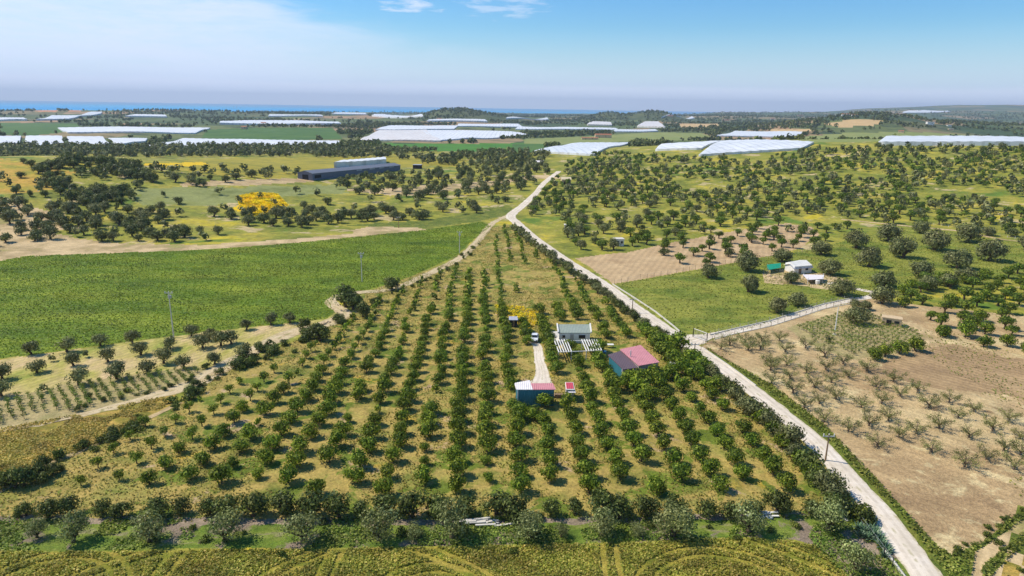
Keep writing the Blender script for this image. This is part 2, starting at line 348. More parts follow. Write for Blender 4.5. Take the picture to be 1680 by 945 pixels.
ZONES = [
 ('far_green_field', [(340, 213), (400, 210), (545, 209), (562, 228), (420, 231), (330, 226)], 2),
 ('far_green_field', [(0, 201), (130, 203), (130, 214), (60, 222), (0, 222)], 2),
 ('bright_crop_strip', [(620, 235), (760, 236), (900, 234), (870, 250), (760, 249), (640, 246)], 1),
 ('far_pale_field', [(860, 228), (1000, 222), (1060, 226), (1050, 231), (930, 237), (860, 236)], 1),
 ('far_green_field', [(840, 236), (905, 236), (880, 251), (840, 251)], 1),
 ('far_pale_field', [(990, 222), (1070, 217), (1150, 218), (1180, 229), (1060, 231)], 2),
 ('far_pale_field', [(1290, 226), (1400, 217), (1520, 217), (1600, 222), (1520, 231), (1340, 234)], 2),
 ('far_tan_field', [(1108, 203), (1178, 203), (1180, 208), (1120, 209)], 2),
 ('far_tan_field', [(1350, 203), (1400, 196), (1450, 198), (1440, 205), (1380, 209)], 4),
 ('far_tan_field', [(1260, 212), (1330, 212), (1330, 217), (1270, 219)], 4),
 ('far_orange_field', [(60, 178), (95, 179), (92, 184), (58, 183)], 3),
 ('far_orange_field', [(115, 178), (135, 178), (133, 183), (112, 183)], 3),
 ('yellow_meadow', [(290, 262), (640, 256), (760, 262), (760, 272), (520, 278), (500, 290), (430, 292), (300, 282)], 12),
 ('golden_hill', [(-300, 262), (40, 262), (95, 268), (92, 300), (60, 318), (-300, 325)], 16),
 ('ploughed_soil', [(300, 299), (512, 291), (520, 297), (430, 304), (300, 306)], 6),
 ('grey_meadow', [(230, 306), (380, 308), (480, 306), (560, 302), (560, 316), (400, 330), (300, 340), (220, 330)], 14),
 ('sandy_soil', [(-200, 330), (28, 330), (70, 345), (110, 352), (105, 368), (150, 376), (60, 380), (120, 388), (-200, 400)], 1.5),
 ('sandy_soil', [(-200, 405), (30, 372), (120, 390), (200, 400), (330, 402), (480, 392), (600, 381), (690, 374), (700, 378), (600, 388), (480, 400), (335, 411), (70, 422), (-200, 470)], .7),
 ('sandy_soil', [(575, 378), (600, 373), (660, 370), (690, 374), (640, 384), (590, 388)], .7),
 ('sandy_soil', [(560, 312), (700, 306), (900, 286), (910, 292), (720, 318), (640, 322)], 14),
 ('flower_meadow', [(388, 322), (420, 316), (455, 318), (472, 336), (452, 350), (420, 354), (395, 345)], 5),
 ('flower_meadow', [(250, 268), (330, 266), (330, 271), (260, 275)], 10),
 ('grass_verge', [(560, 370), (700, 361), (840, 340), (842, 350), (790, 362), (700, 374)], .5),
 ('crop_field', [(-300, 480), (45, 420), (335, 410), (480, 399), (600, 387), (700, 377), (790, 364), (806, 371), (775, 394), (748, 420), (715, 435), (660, 460), (600, 476), (555, 486), (540, 494), (548, 512), (536, 522), (480, 531), (430, 534), (330, 545), (200, 562), (90, 577), (-300, 625)], .5),
 ('olive_strip', [(-300, 630), (90, 578), (200, 563), (330, 546), (430, 535), (536, 523), (552, 512), (575, 512), (560, 528), (500, 548), (430, 580), (370, 610), (300, 618), (120, 646), (-300, 730)], .5),
 ('vineyard_ground', [(-300, 715), (0, 655), (120, 628), (300, 603), (345, 606), (300, 640), (150, 675), (0, 702), (-300, 770)], .5),
 ('dry_grass', [(-300, 770), (0, 703), (150, 676), (290, 646), (280, 672), (170, 722), (70, 770), (-100, 860), (-300, 900)], .5),
 ('grove_ground', [(-300, 905), (-100, 860), (70, 770), (170, 722), (285, 668), (345, 612), (430, 582), (520, 545), (575, 512), (600, 480), (720, 437), (756, 424), (806, 374), (832, 368), (905, 416), (985, 474), (1060, 530), (1115, 568), (1180, 606), (1260, 665), (1335, 735), (1405, 815), (1440, 870), (1400, 850), (-300, 860)], .3),
 ('weedy_strip', [(-300, 855), (200, 852), (800, 850), (1250, 842), (1405, 835), (1450, 870), (1520, 960), (1500, 1060), (1400, 960), (1330, 893), (1250, 880), (1000, 890), (600, 898), (-300, 908)], .6),
 ('earth_bank', [(-300, 846), (450, 850), (760, 852), (1000, 848), (1240, 842), (1250, 849), (1000, 858), (760, 862), (430, 860), (-300, 858)], .8),
 ('earth_bank', [(1330, 893), (1380, 880), (1430, 890), (1460, 925), (1500, 975), (1400, 970), (1375, 925)], .5),
 ('wheat_field', [(-300, 907), (200, 905), (600, 900), (1000, 892), (1250, 882), (1335, 895), (1380, 930), (1400, 970), (1440, 1100), (-300, 1100)], .35),
 ('brown_plot', [(945, 424), (985, 418), (1030, 414), (1100, 398), (1210, 378), (1290, 366), (1330, 372), (1345, 385), (1310, 408), (1260, 421), (1110, 448), (1007, 466)], .6),
 ('pasture', [(1007, 467), (1110, 449), (1250, 422), (1335, 409), (1420, 386), (1520, 372), (1680, 402), (1900, 420), (1900, 500), (1680, 455), (1560, 470), (1490, 488), (1425, 485), (1352, 503), (1262, 531), (1152, 556), (1110, 545), (1055, 508)], .3),
 ('sandy_soil', [(1250, 445), (1300, 440), (1350, 448), (1392, 460), (1360, 476), (1310, 468), (1255, 465)], .3),
 ('ploughed_soil', [(1150, 570), (1165, 559), (1262, 534), (1352, 506), (1428, 490), (1500, 500), (1900, 540), (1900, 780), (1680, 835), (1610, 890), (1562, 912), (1535, 895), (1440, 790), (1355, 700), (1265, 632), (1180, 585)], .35),
 ('dark_soil', [(1440, 590), (1520, 572), (1570, 565), (1690, 592), (1900, 640), (1900, 720), (1690, 668), (1590, 640), (1500, 622), (1430, 606)], 5),
 ('vineyard_ground', [(1290, 538), (1375, 514), (1430, 516), (1500, 538), (1522, 556), (1515, 568), (1450, 584), (1400, 590), (1330, 566)], .4),
 ('sandy_soil', [(1440, 520), (1500, 530), (1540, 548), (1548, 560), (1520, 566), (1500, 542), (1445, 530)], .5),
 ('grass_verge', [(1158, 570), (1180, 584), (1265, 631), (1355, 699), (1440, 789), (1535, 894), (1562, 911), (1610, 890), (1680, 836), (1740, 800), (1740, 830), (1690, 845), (1600, 905), (1590, 960), (1560, 1000), (1535, 945), (1480, 872), (1430, 808), (1378, 752), (1338, 710), (1300, 680), (1255, 645), (1170, 588)], .25),
 ('sandy_soil', [(1600, 905), (1690, 845), (1900, 760), (1900, 1100), (1600, 1100), (1590, 960)], .3),
 ('grass_verge', [(1612, 930), (1680, 872), (1760, 815), (1770, 822), (1690, 884), (1625, 945), (1612, 955)], .3),
 ('dry_grass', [(1625, 965), (1660, 925), (1760, 850), (1775, 862), (1690, 930), (1650, 990)], .3),
 ('grass_verge', [(1645, 1000), (1680, 960), (1760, 890), (1790, 920), (1700, 1000)], .3),
]
def build_ground():
    azs = np.concatenate([np.arange(-75, -40, 1.0), np.arange(-40, 40, 0.075), np.arange(40, 76, 1.0)])
    d = [22.0]
    while d[-1] < 15500:
        r = d[-1]; dep = math.atan2(H, r)
        step = min(R(0.075)*r/math.sin(dep), 0.016*r) if r > 55 else 3.0
        d.append(r+step)
    d = np.array(d); A, D = np.meshgrid(np.radians(azs), d)
    X = D*np.sin(A); Y = D*np.cos(A); Z = terrain(X, Y)
    nr, nc = X.shape; V = np.stack([X, Y, Z], -1).reshape(-1, 3)
    i = np.arange(nr-1)[:, None]*nc+np.arange(nc-1)[None, :]
    Fq = np.stack([i, i+1, i+nc+1, i+nc], -1).reshape(-1, 4)[:, ::-1]
    Fq = Fq[:, ::-1]
    cx = (X[:-1, :-1]+X[1:, 1:]+X[1:, :-1]+X[:-1, 1:]).ravel()/4; cy = (Y[:-1, :-1]+Y[1:, 1:]+Y[1:, :-1]+Y[:-1, 1:]).ravel()/4
    cz = (Z[:-1, :-1]+Z[1:, 1:]+Z[1:, :-1]+Z[:-1, 1:]).ravel()/4
    px, py = project(cx, cy, cz)
    rr = np.hypot(cx, cy); names = ['ground', 'distant_farmland', 'hill']+sorted({z[0] for z in ZONES})
    zid = np.where(rr > 900+200*(fbm(cx/200, cy/200, 40, 3)-.5), 1, 0)
    for i in (5, 6, 7, 8, 9): hx, hy = HC[i][0]; zid[np.hypot((cx-hx)/150, (cy-hy)/380) < .8+.5*fbm(cx/70, cy/70, 9, 3)] = 2
    for nm, poly, amp in ZONES:
        fs_ = 3 if amp < 1 else 12; dx = (fbm(cx/fs_, cy/fs_, 51, 4)-.5)*2*amp; dy = (fbm(cx/fs_, cy/fs_, 61, 4)-.5)*2*amp
        qx, qy = project(cx+dx, cy+dy, cz)
        ok = np.isfinite(qx); m = np.zeros(len(cx), bool)
        lo = min(p[1] for p in poly)-3
        vis = ok & (qy > lo) & (rr < 4500)
        m[vis] = inpoly(qx[vis], qy[vis], poly)
        if min(p[1] for p in poly) > 330: m &= rr < 520
        zid[m] = names.index(nm)
    # ground behind and under the drone: one coarse apron joined to the field fan
    for k, nm in enumerate(names):
        fs = Fq[zid == k]
        if not len(fs): continue
        u, inv = np.unique(fs, return_inverse=True)
        vv = V[u]; ff = inv.reshape(-1, 4)
        me = npmesh(nm, vv, ff, gm[nm], True)
        tag(link(nm, me), kind='structure')
    mb = MB(); ring = [(22*math.sin(R(a)), 22*math.cos(R(a)), 0) for a in range(-75, 76, 5)]
    mb.add([(0, -400, 0), (-400, -400, 0), (-400, 107, 0)]+ring+[(400, 107, 0), (400, -400, 0)], [tuple(range(3+len(ring)+2))][::-1])
    tag(mb.build('field_edge', gm['ground']), kind='structure')
build_ground()
# sea
sm, snt, sb = newmat('sea water'); sb.inputs['Base Color'].default_value = (*lin((30, 150, 205)), 1); sb.inputs['Roughness'].default_value = 0.55; sb.inputs['Specular IOR Level'].default_value = 0.08
g = N(snt, 'ShaderNodeNewGeometry'); bp = N(snt, 'ShaderNodeBump'); bp.inputs['Distance'].default_value = 1.0
L(snt, noise(snt, g.outputs['Position'], 1/30, 3), bp.inputs['Height']); L(snt, bp.outputs[0], sb.inputs['Normal'])
L(snt, ramp(snt, noise(snt, g.outputs['Position'], 1/4000, 3), [(.35, (0, 150, 214)), (.65, (40, 178, 226))]), sb.inputs['Base Color'])
mb = MB(); a = [(R(t)) for t in range(-75, 76, 3)]
mb.add([(3000*math.sin(t), 3000*math.cos(t), -12) for t in a]+[(60000*math.sin(t), 60000*math.cos(t), -12) for t in a],
       [(i, i+1, len(a)+i+1, len(a)+i) for i in range(len(a)-1)])
tag(mb.build('sea', sm), kind='structure')

# ------------------------------------------------------------------ roads and tracks: ribbons laid on the ground
def ribbon(name, pts, mat, lift=0.03, step=1.2, wob=0.25, crown=0.0):
    """pts: list of (px, py, width m)"""
    P = [at(p[0], p[1])[:2] for p in pts]; Wd = [p[2] for p in pts]
    # Catmull resample
    Q = []; ww = []
    for i in range(len(P)-1):
        p0 = P[max(i-1, 0)]; p1 = P[i]; p2 = P[i+1]; p3 = P[min(i+2, len(P)-1)]
        n = max(2, int(np.linalg.norm(p2-p1)/step))
        for k in range(n):
            t = k/n; Q.append(.5*((2*p1)+(-p0+p2)*t+(2*p0-5*p1+4*p2-p3)*t*t+(-p0+3*p1-3*p2+p3)*t**3)); ww.append(Wd[i]*(1-t)+Wd[i+1]*t)
    Q.append(P[-1]); ww.append(Wd[-1]); Q = np.array(Q); T = np.gradient(Q, axis=0); T /= np.linalg.norm(T, axis=1)[:, None]+1e-9
    Nn = np.stack([-T[:, 1], T[:, 0]], 1); m = 14; V = []
    for j in range(m+1):
        s = j/m-.5; e = 0
        off = np.array(ww)*s
        if j in (0, m): off = off+np.sign(s)*(fbm(Q[:, 0]/1.7, Q[:, 1]/1.7, 71+j, 3)-.5)*2*wob
        q = Q+Nn*off[:, None]; z = terrain(q[:, 0], q[:, 1])+lift+crown*(1-4*s*s)
        V.append(np.column_stack([q, z]))
    V = np.array(V); n = len(Q); cross = np.repeat(np.linspace(-.5, .5, m+1), n).astype(np.float32); idx = np.arange(m)[:, None]*n+np.arange(n-1)[None, :]
    Fq = np.stack([idx, idx+1, idx+n+1, idx+n], -1).reshape(-1, 4)[:, ::-1]
    me = npmesh(name, V.reshape(-1, 3), Fq, mat, True); at_ = me.attributes.new('cross', 'FLOAT', 'POINT'); at_.data.foreach_set('value', cross)
    o = link(name, me); tag(o, kind='structure'); return Q, Nn, ww
road_m = gmat('white gravel road', [(206, 192, 170), (222, 208, 188), (232, 220, 204)], 5, 0.4, 0.1, 0.03, mid=((190, 174, 148), 2.2, .6, .5))
def ruts(m, col, mid, amt):
    nt = m.node_tree; b = nt.nodes['Principled BSDF']; src = b.inputs['Base Color'].links[0].from_socket; g = N(nt, 'ShaderNodeNewGeometry')
    a = N(nt, 'ShaderNodeAttribute', attribute_name='cross'); wv = MA(nt, 'ADD', a.outputs['Fac'], MA(nt, 'MULTIPLY', MA(nt, 'SUBTRACT', noise(nt, g.outputs['Position'], .12, 3), .5), .12)); ab = MA(nt, 'ABSOLUTE', wv)
    n = noise(nt, g.outputs['Position'], .9, 5, .7)
    ln = MA(nt, 'MULTIPLY', MR(nt, MA(nt, 'ABSOLUTE', MA(nt, 'SUBTRACT', ab, .2)), .035, .09, 1, 0), MR(nt, n, .35, .6, .25, 1))
    c = mixc(nt, MA(nt, 'MULTIPLY', ln, amt), src, lin(col))
    ce = MA(nt, 'MULTIPLY', MR(nt, ab, .02, .07, 1, 0), MR(nt, noise(nt, g.outputs['Position'], .5, 5, .7), .48, .6, 0, 1)); c = mixc(nt, MA(nt, 'MULTIPLY', ce, .75), c, lin(mid))
    ed = MA(nt, 'MULTIPLY', MR(nt, ab, .38, .5, 0, 1), MR(nt, noise(nt, g.outputs['Position'], .8, 5, .7), .38, .6, 0, 1)); c = mixc(nt, MA(nt, 'MULTIPLY', ed, .8), c, lin((168, 156, 108)))
    L(nt, c, b.inputs['Base Color'])
ruts(road_m, (186, 172, 152), (178, 168, 132), .55)
track_m = gmat('dirt track', [(168, 148, 110), (190, 168, 128), (204, 184, 146), (146, 140, 84)], 3, 0.4, 0.25, 0.05)
ruts(track_m, (206, 188, 154), (126, 132, 66), .5)
ROAD = [(917, 281, 4), (893, 300, 4), (880, 316, 4), (858, 337, 4.5), (841, 350, 5), (838, 357, 5), (846, 364, 4.6), (877, 391, 4.4), (925, 425, 4.4), (972, 455, 4.4), (1002, 475, 4.4), (1036, 501, 4.3), (1070, 525, 4.4), (1104, 549, 4.5),
        (1124, 563, 4.8), (1160, 585, 4.2), (1210, 621, 3.9), (1262, 662, 3.9), (1298, 692, 3.9), (1334, 722, 3.9), (1372, 763, 3.9), (1430, 827, 3.9), (1474, 882, 3.9), (1519, 945, 3.9), (1560, 1010, 4), (1610, 1090, 4)]
RQ, RN, RW = ribbon('road', ROAD, road_m, 0.03, wob=.3, crown=.08)
ribbon('dirt_track', [(834, 354, 3), (815, 362, 3), (803, 371, 3), (790, 388, 3), (776, 404, 3), (755, 423, 3.2), (727, 438, 3), (695, 453, 3), (657, 470, 3), (627, 477, 3), (590, 480, 3), (562, 484, 3), (545, 491, 3.2), (546, 500, 3.5), (560, 509, 4), (566, 516, 4), (548, 526, 4.5), (520, 536, 5), (480, 546, 5), (455, 556, 4.5), (420, 574, 4), (375, 597, 5), (325, 626, 5), (275, 643, 4), (212, 661, 2.5), (100, 688, 2), (0, 706, 2), (-100, 730, 2)], track_m, 0.034, wob=.7)
PQ, _, _ = ribbon('grove_path', [(872, 556, 2), (880, 565, 2), (883, 575, 2), (884, 590, 2.2), (889, 605, 2.6), (890, 618, 3), (888, 630, 5)], road_m, 0.034, wob=.4)
ribbon('terrace_path', [(290, 664, 1.2), (230, 693, 1.2), (175, 720, 1.4), (120, 745, 1.3), (80, 763, 1.3), (20, 795, 1.2), (-60, 840, 1.2)], gm['sandy_soil'], 0.036, wob=.3)
ribbon('driveway', [(1122, 562, 7), (1140, 556, 6.5), (1160, 552, 3.5), (1200, 544, 3), (1262, 530, 2.8), (1310, 515, 2.8), (1352, 502, 2.8), (1400, 492, 2.8), (1428, 487, 2.8), (1436, 481, 2.8), (1415, 476, 2.8), (1385, 470, 3), (1360, 464, 4)], road_m, 0.042, wob=.2)
ribbon('orchard_track', [(1380, 360, 2.5), (1440, 366, 2.5), (1500, 372, 2.5), (1580, 380, 2.5), (1640, 392, 2.5), (1720, 400, 2.5), (1800, 405, 2.5)], gm['sandy_soil'], 0.034, wob=.4)

# ------------------------------------------------------------------ foliage shapes
def quads(P, Nrm, size, rg, asp=0.75):
    """one small leaf-clump face per point, facing roughly Nrm"""
    n = len(P); Nrm = Nrm+rg.normal(0, .45, (n, 3)); Nrm /= np.linalg.norm(Nrm, axis=1)[:, None]
    a = np.cross(Nrm, rg.normal(0, 1, (n, 3))); a /= np.linalg.norm(a, axis=1)[:, None]+1e-9; b = np.cross(Nrm, a)
    s = np.asarray(size)*np.ones(n)*rg.uniform(.65, 1.35, n); a = a*s[:, None]*.5; b = b*s[:, None]*.5*asp
    V = np.stack([P-a*1.15, P-b*.9+a*.1, P+a*1.15, P+b], 1).reshape(-1, 3)
    return V, np.arange(4*n).reshape(-1, 4)
def crown_pts(n, rg, rx=1.0, rz=.8, cz=1.0, lobes=9, lr=.52, inner=.25, flat=.0, bottom=None, spread=(.3, .66)):
    """points on the skins of many small lobes packed in one crown: uneven outline with gaps"""
    th = rg.uniform(0, 2*math.pi, lobes); u = np.linspace(-.8, 1, lobes)+rg.uniform(-.08, .08, lobes); u = np.clip(u, -1, 1); q = np.sqrt(1-u*u*.92)
    k = rg.uniform(spread[0], spread[1], lobes)
    LC = np.stack([q*np.cos(th)*k*rx, q*np.sin(th)*k*rx, u*k*rz], 1); LR = rg.uniform(.75, 1.15, lobes)*lr
    which = rg.integers(0, lobes, n); D = rg.normal(0, 1, (n, 3)); D /= np.linalg.norm(D, axis=1)[:, None]
    rad = LR[which]*np.where(rg.random(n) < inner, rg.uniform(.3, .8, n), rg.uniform(.85, 1.1, n))
    P = LC[which]+D*rad[:, None]*np.array([1, 1, rz/rx*1.05]); Nn = D+P*.6
    if bottom is not None: P[:, 2] = np.maximum(P[:, 2], bottom+rg.uniform(0, .12, n))
    P[:, 2] += cz; return P, Nn
LM = {
 'citrus': leafmat('orange tree leaves', (56, 82, 18), (108, 130, 32), (170, 182, 62), .38),
 'olive': leafmat('olive leaves', (82, 88, 46), (118, 122, 72), (162, 162, 108), .28),
 'olive_dark': leafmat('dark olive leaves', (62, 72, 34), (98, 106, 56), (146, 148, 88), .28),
 'almond': leafmat('almond leaves', (58, 80, 22), (98, 120, 34), (144, 160, 54), .35),
 'carob': leafmat('carob leaves', (54, 66, 26), (88, 102, 42), (138, 144, 74), .28),
 'bush': leafmat('shrub leaves', (44, 62, 22), (84, 100, 36), (140, 146, 62), .25, 4),
 'silver': leafmat('silver olive leaves', (92, 102, 52), (134, 142, 82), (184, 188, 122), .28),
 'sparse': leafmat('pruned olive leaves', (92, 98, 50), (130, 134, 72), (172, 172, 108), .3),
}
BARK = pmat('bark', (92, 76, 58), .9, .3, .25); BARKG = pmat('grey bark', (112, 98, 84), .9, .3, .25)
def trunk_mesh(rg, h=.7, r=.11, limbs=4, reach=.55, top=1.2, name='trunk', mat=None):
    mb = MB(); l = rg.normal(0, .06, 2)
    mb.tube([(0, 0, -.15), (l[0]*.4, l[1]*.4, h*.5), (l[0], l[1], h)], [r*1.35, r, r*.85])
    for k in range(limbs):
        t = 2*math.pi*(k+rg.uniform(-.2, .2))/limbs; e = (l[0]+math.cos(t)*reach, l[1]+math.sin(t)*reach, top+rg.uniform(-.15, .15))
        m = (l[0]+math.cos(t+.3)*reach*.5, l[1]+math.sin(t+.3)*reach*.5, (h+top)*.5)
        mb.tube([(l[0], l[1], h*.92), m, e], [r*.6, r*.42, r*.15], 5)
    return mb.mesh(name, mat or BARK, True)
def branchy(rg, mat, name='trunk'):
    """pruned olive: short bole, spreading twisting limbs with twigs; returns mesh and twig ends"""
    mb = MB(); ends = []
    mb.tube([(0, 0, -.15), (.03, .02, .18), (0, .03, .3)], [.1, .08, .075])
    nb = rg.integers(4, 6)
    for k in range(nb):
        t = 2*math.pi*(k+rg.uniform(-.25, .25))/nb; c, s = math.cos(t), math.sin(t); rr = rg.uniform(.5, .75)
        m = np.array((c*rr*.45, s*rr*.45, rg.uniform(.5, .62))); e = np.array((c*rr, s*rr, rg.uniform(.68, .9)))
        mb.tube([(0, .02, .26), m, e], [.055, .036, .022], 5)
        for j in range(4):
            o = m if j < 2 else e; tt = t+rg.uniform(-1.1, 1.1); q = o+np.array((math.cos(tt)*.32, math.sin(tt)*.32, rg.uniform(.0, .3)))
            mb.tube([o, (o+q)/2+rg.normal(0, .03, 3), q], [.02, .014, .007], 4); ends.append(q); ends.append((o+q)/2)
    return mb.mesh(name, mat, True), np.array(ends)
def make_variants(kind, nvar, n, size, **kw):
    out = []
    for i in range(nvar):
        rg = np.random.default_rng(hash_(kind)+i); tk = dict(h=kw.get('th', .7), r=kw.get('tr', .11), top=kw.get('tt', 1.1), reach=kw.get('reach', .5))
        ck = {a: b for a, b in kw.items() if a in ('rx', 'rz', 'cz', 'lobes', 'lr', 'inner', 'bottom', 'spread')}
        P, Nn = crown_pts(n, rg, **ck)
        V, F_ = quads(P, Nn, size, rg)
        out.append((trunk_mesh(rg, **tk), npmesh('crown', V, F_, LM[kw.get('leaf', kind)])))
    return out
def hash_(s): return sum(ord(c)*(i+3) for i, c in enumerate(s))
VAR = {
 'citrus': make_variants('citrus', 6, 900, .175, rz=.74, cz=.8, lobes=13, lr=.5, th=.25, tt=.7, bottom=-.58, tr=.07, spread=(.35, .62)),
 'citrus_young': make_variants('citrus_young', 4, 420, .19, rx=.9, rz=.62, cz=1.0, lobes=9, lr=.46, th=.45, tt=.95, leaf='citrus', tr=.07),
 'olive': make_variants('olive', 5, 900, .15, rz=.74, cz=.84, lobes=15, lr=.44, th=.34, tt=.8, bottom=-.6, leaf='olive'),
 'olive_dark': make_variants('olive_dark', 5, 800, .17, rz=.72, cz=.72, lobes=15, lr=.44, th=.25, tt=.7, bottom=-.62),
 'olive_round': make_variants('olive_round', 5, 2000, .12, rz=.7, cz=.64, lobes=20, lr=.44, th=.2, tt=.7, leaf='olive', bottom=-.6),
 'silver': make_variants('silver', 4, 1500, .095, rz=.86, cz=.86, lobes=18, lr=.42, th=.25, tt=.8, bottom=-.8),
 'almond': make_variants('almond', 5, 560, .19, rz=.6, cz=1.0, lobes=11, lr=.44, th=.5, tt=.95, reach=.55),
 'carob': make_variants('carob', 4, 1100, .15, rz=.8, cz=.8, lobes=16, lr=.42, th=.25, tt=.8, bottom=-.74),
 'bush': make_variants('bush', 4, 420, .2, rz=.65, cz=.5, lobes=8, lr=.45, th=.2, tt=.5, bottom=-.5),
}
VAR['sparse'] = []
for i in range(6):
    rg = np.random.default_rng(900+i); tm, E = branchy(rg, BARKG); P = np.repeat(E, 26, 0)+rg.normal(0, .13, (len(E)*26, 3))
    V, F_ = quads(P, rg.normal(0, 1, P.shape)+np.array((0, 0, .6)), .09, rg, .6); VAR['sparse'].append((tm, npmesh('crown', V, F_, LM['sparse'])))
# light-weight versions for the masses far away
def lowcrown(kind, rg, n=44):
    kw = dict(citrus=(.76, .8, -.58), citrus_young=(.6, 1.2, None), olive=(.74, .92, -.6), olive_dark=(.75, .8, -.66), almond=(.6, 1.0, -.5), carob=(.85, .9, -.8), bush=(.65, .5, -.5), silver=(.9, 1, -.8), olive_round=(.7, .8, -.6))[kind]
    P, Nn = crown_pts(n, rg, 1.0, kw[0], kw[1], 6, .52, .1, bottom=kw[2]); return quads(P, Nn, .52, rg, .8)
LOW = {k: [lowcrown(k, np.random.default_rng(40+i)) for i in range(8)] for k in ('citrus', 'olive', 'olive_dark', 'almond', 'carob', 'bush')}
LOWF = {k: [((lambda q: q)(quads(*crown_pts(20, np.random.default_rng(80+i), 1.0, .75, .75, 5, .5, 0, bottom=-.7), .75, np.random.default_rng(i), .85))) for i in range(8)] for k in ('far',)}
LOW.update(LOWF)
def stuff_trees(name, items, mat, label, cat):
    """items: (x, y, r, lowkind). one merged object"""
    Vs = []; Fs = []; b = 0
    for i, (x, y, r, k) in enumerate(items):
        V, F_ = LOW[k][int(rng.integers(8))]; t = rng.uniform(0, 6.28); c, s = math.cos(t)*r, math.sin(t)*r
        W_ = np.column_stack([V[:, 0]*c-V[:, 1]*s+x, V[:, 0]*s+V[:, 1]*c+y, V[:, 2]*r+gz(x, y)]); Vs.append(W_); Fs.append(F_+b); b += len(V)
    if not Vs: return
    o = link(name, npmesh(name, np.concatenate(Vs), np.concatenate(Fs), mat)); tag(o, label, cat, kind='stuff')
PROTO = {}
def place_tree(kind, x, y, r, name, label, cat, group, parts=True, zs=1.0):
    """copies the kind's prototype thing and its two parts; the first placement of a prototype builds it"""
    v = int(rng.integers(len(VAR[kind]))); z = gz(x, y); rz = rng.uniform(0, 6.28); key = (kind, v, name)
    if key not in PROTO:
        e = empty(name); tr = link('trunk', VAR[kind][v][0], e); cr = link('crown', VAR[kind][v][1], e); PROTO[key] = (e, tr, cr)
    else:
        e0, t0, c0 = PROTO[key]; e = e0.copy(); C.objects.link(e)
        for ch in (t0, c0):
            c = ch.copy(); C.objects.link(c); c.parent = e
    e.name = name
    e.location = (x, y, z); e.rotation_euler = (0, 0, rz); e.scale = (r*rng.uniform(.93, 1.07), r*rng.uniform(.93, 1.07), r*rng.uniform(.88, 1.12)*zs)
    tag(e, label, cat, group); return e
def inframe(x, y, z, m=50):
    px, py = project(x, y, z); return (px > -m) & (px < 1680+m) & (py < 945+m)

# ---- orange grove: rows in the triangle between the two roads
A0 = at(796, 565)[:2]; dv = azpx(788, 1.0); du = np.array([dv[1], -dv[0]])
GROVE = [(110, 808), (235, 698), (330, 650), (420, 612), (500, 572), (560, 535), (612, 500), (660, 474), (735, 442), (758, 440), (806, 392), (818, 374), (838, 376), (905, 432), (985, 492), (1060, 548), (1130, 598), (1225, 660), (1285, 715), (1345, 790), (1345, 812), (1000, 815), (400, 812)]
CLEAR = [[(740, 436), (812, 385), (812, 500), (803, 448), (760, 448)], [(826, 440), (870, 430), (905, 440), (925, 500), (905, 512), (826, 512)],
         [(900, 530), (985, 530), (990, 566), (908, 566)], [(990, 566), (1045, 560), (1095, 596), (1090, 622), (1000, 622)], [(838, 622), (925, 622), (925, 668), (838, 668)],
         [(866, 542), (888, 542), (903, 635), (872, 635)], [(915, 618), (945, 618), (945, 655), (915, 655)], [(828, 505), (856, 505), (856, 530), (828, 530)], [(1010, 630), (1030, 630), (1050, 700), (1035, 700)]]
cit = []
for i in range(-26, 27):
    row = []
    for j in range(-24, 60):
        p = A0+du*(4.72*i+.25*math.sin(j*.7+i))+dv*(4.5*j+2.3*(i % 2)*.5)
        p = p+rng.normal(0, .13, 2); px, py = project(p[0], p[1], 0.0)
        if not inpoly(px, py, GROVE): continue
        if any(inpoly(px, py+0, c) for c in CLEAR) and not (826 < px < 925 and 430 < py < 512 and rng.random() < .12): continue
        if py < 440 and rng.random() < .12: continue
        if rng.random() < .035: continue
        dwarf = rng.random() < .07
        edge = np.interp(px-np.interp(py, [440, 500, 610, 700, 810], [735, 612, 420, 235, 110]), [0, 80, 250], [0, .4, 1])
        near = fbm(p[0]/18, p[1]/18, 33, 3)
        r = (1.08+.6*edge)*(.88+.26*near)*rng.uniform(.92, 1.1)
        if dwarf: r *= .6
        if py < 505 and px > 806: r *= .78
        if px > 1130 and py < 680: r *= .85
        row.append((p[0], p[1], r, float(px), float(py), edge))
    row.sort(key=lambda t: -t[4])
    if len(row) > 1: cit.append(row)
flat = [(ri, k, t) for ri, row in enumerate(cit) for k, t in enumerate(row)]
flat.sort(key=lambda a: -a[2][2]/math.hypot(a[2][0], a[2][1], H))
ind = flat[:300]; rest = flat[300:]
for ri, k, (x, y, r, px, py, e) in ind:
    young = e < .5
    look = 'young' if young else ('broad' if r > 1.62 else ('round' if r > 1.35 else 'slender'))
    place_tree('citrus_young' if young else 'citrus', x, y, r, 'orange_tree', f'{look} orange tree, {nth(k)} from the front in the {nth(ri)} grove row from the left', 'orange tree', 'orange trees in the grove rows')
stuff_trees('orange_tree_rows', [(x, y, r, 'citrus') for _, _, (x, y, r, px, py, e) in rest], LM['citrus'], 'farther rows of dark green orange trees in the triangular grove', 'orange trees')

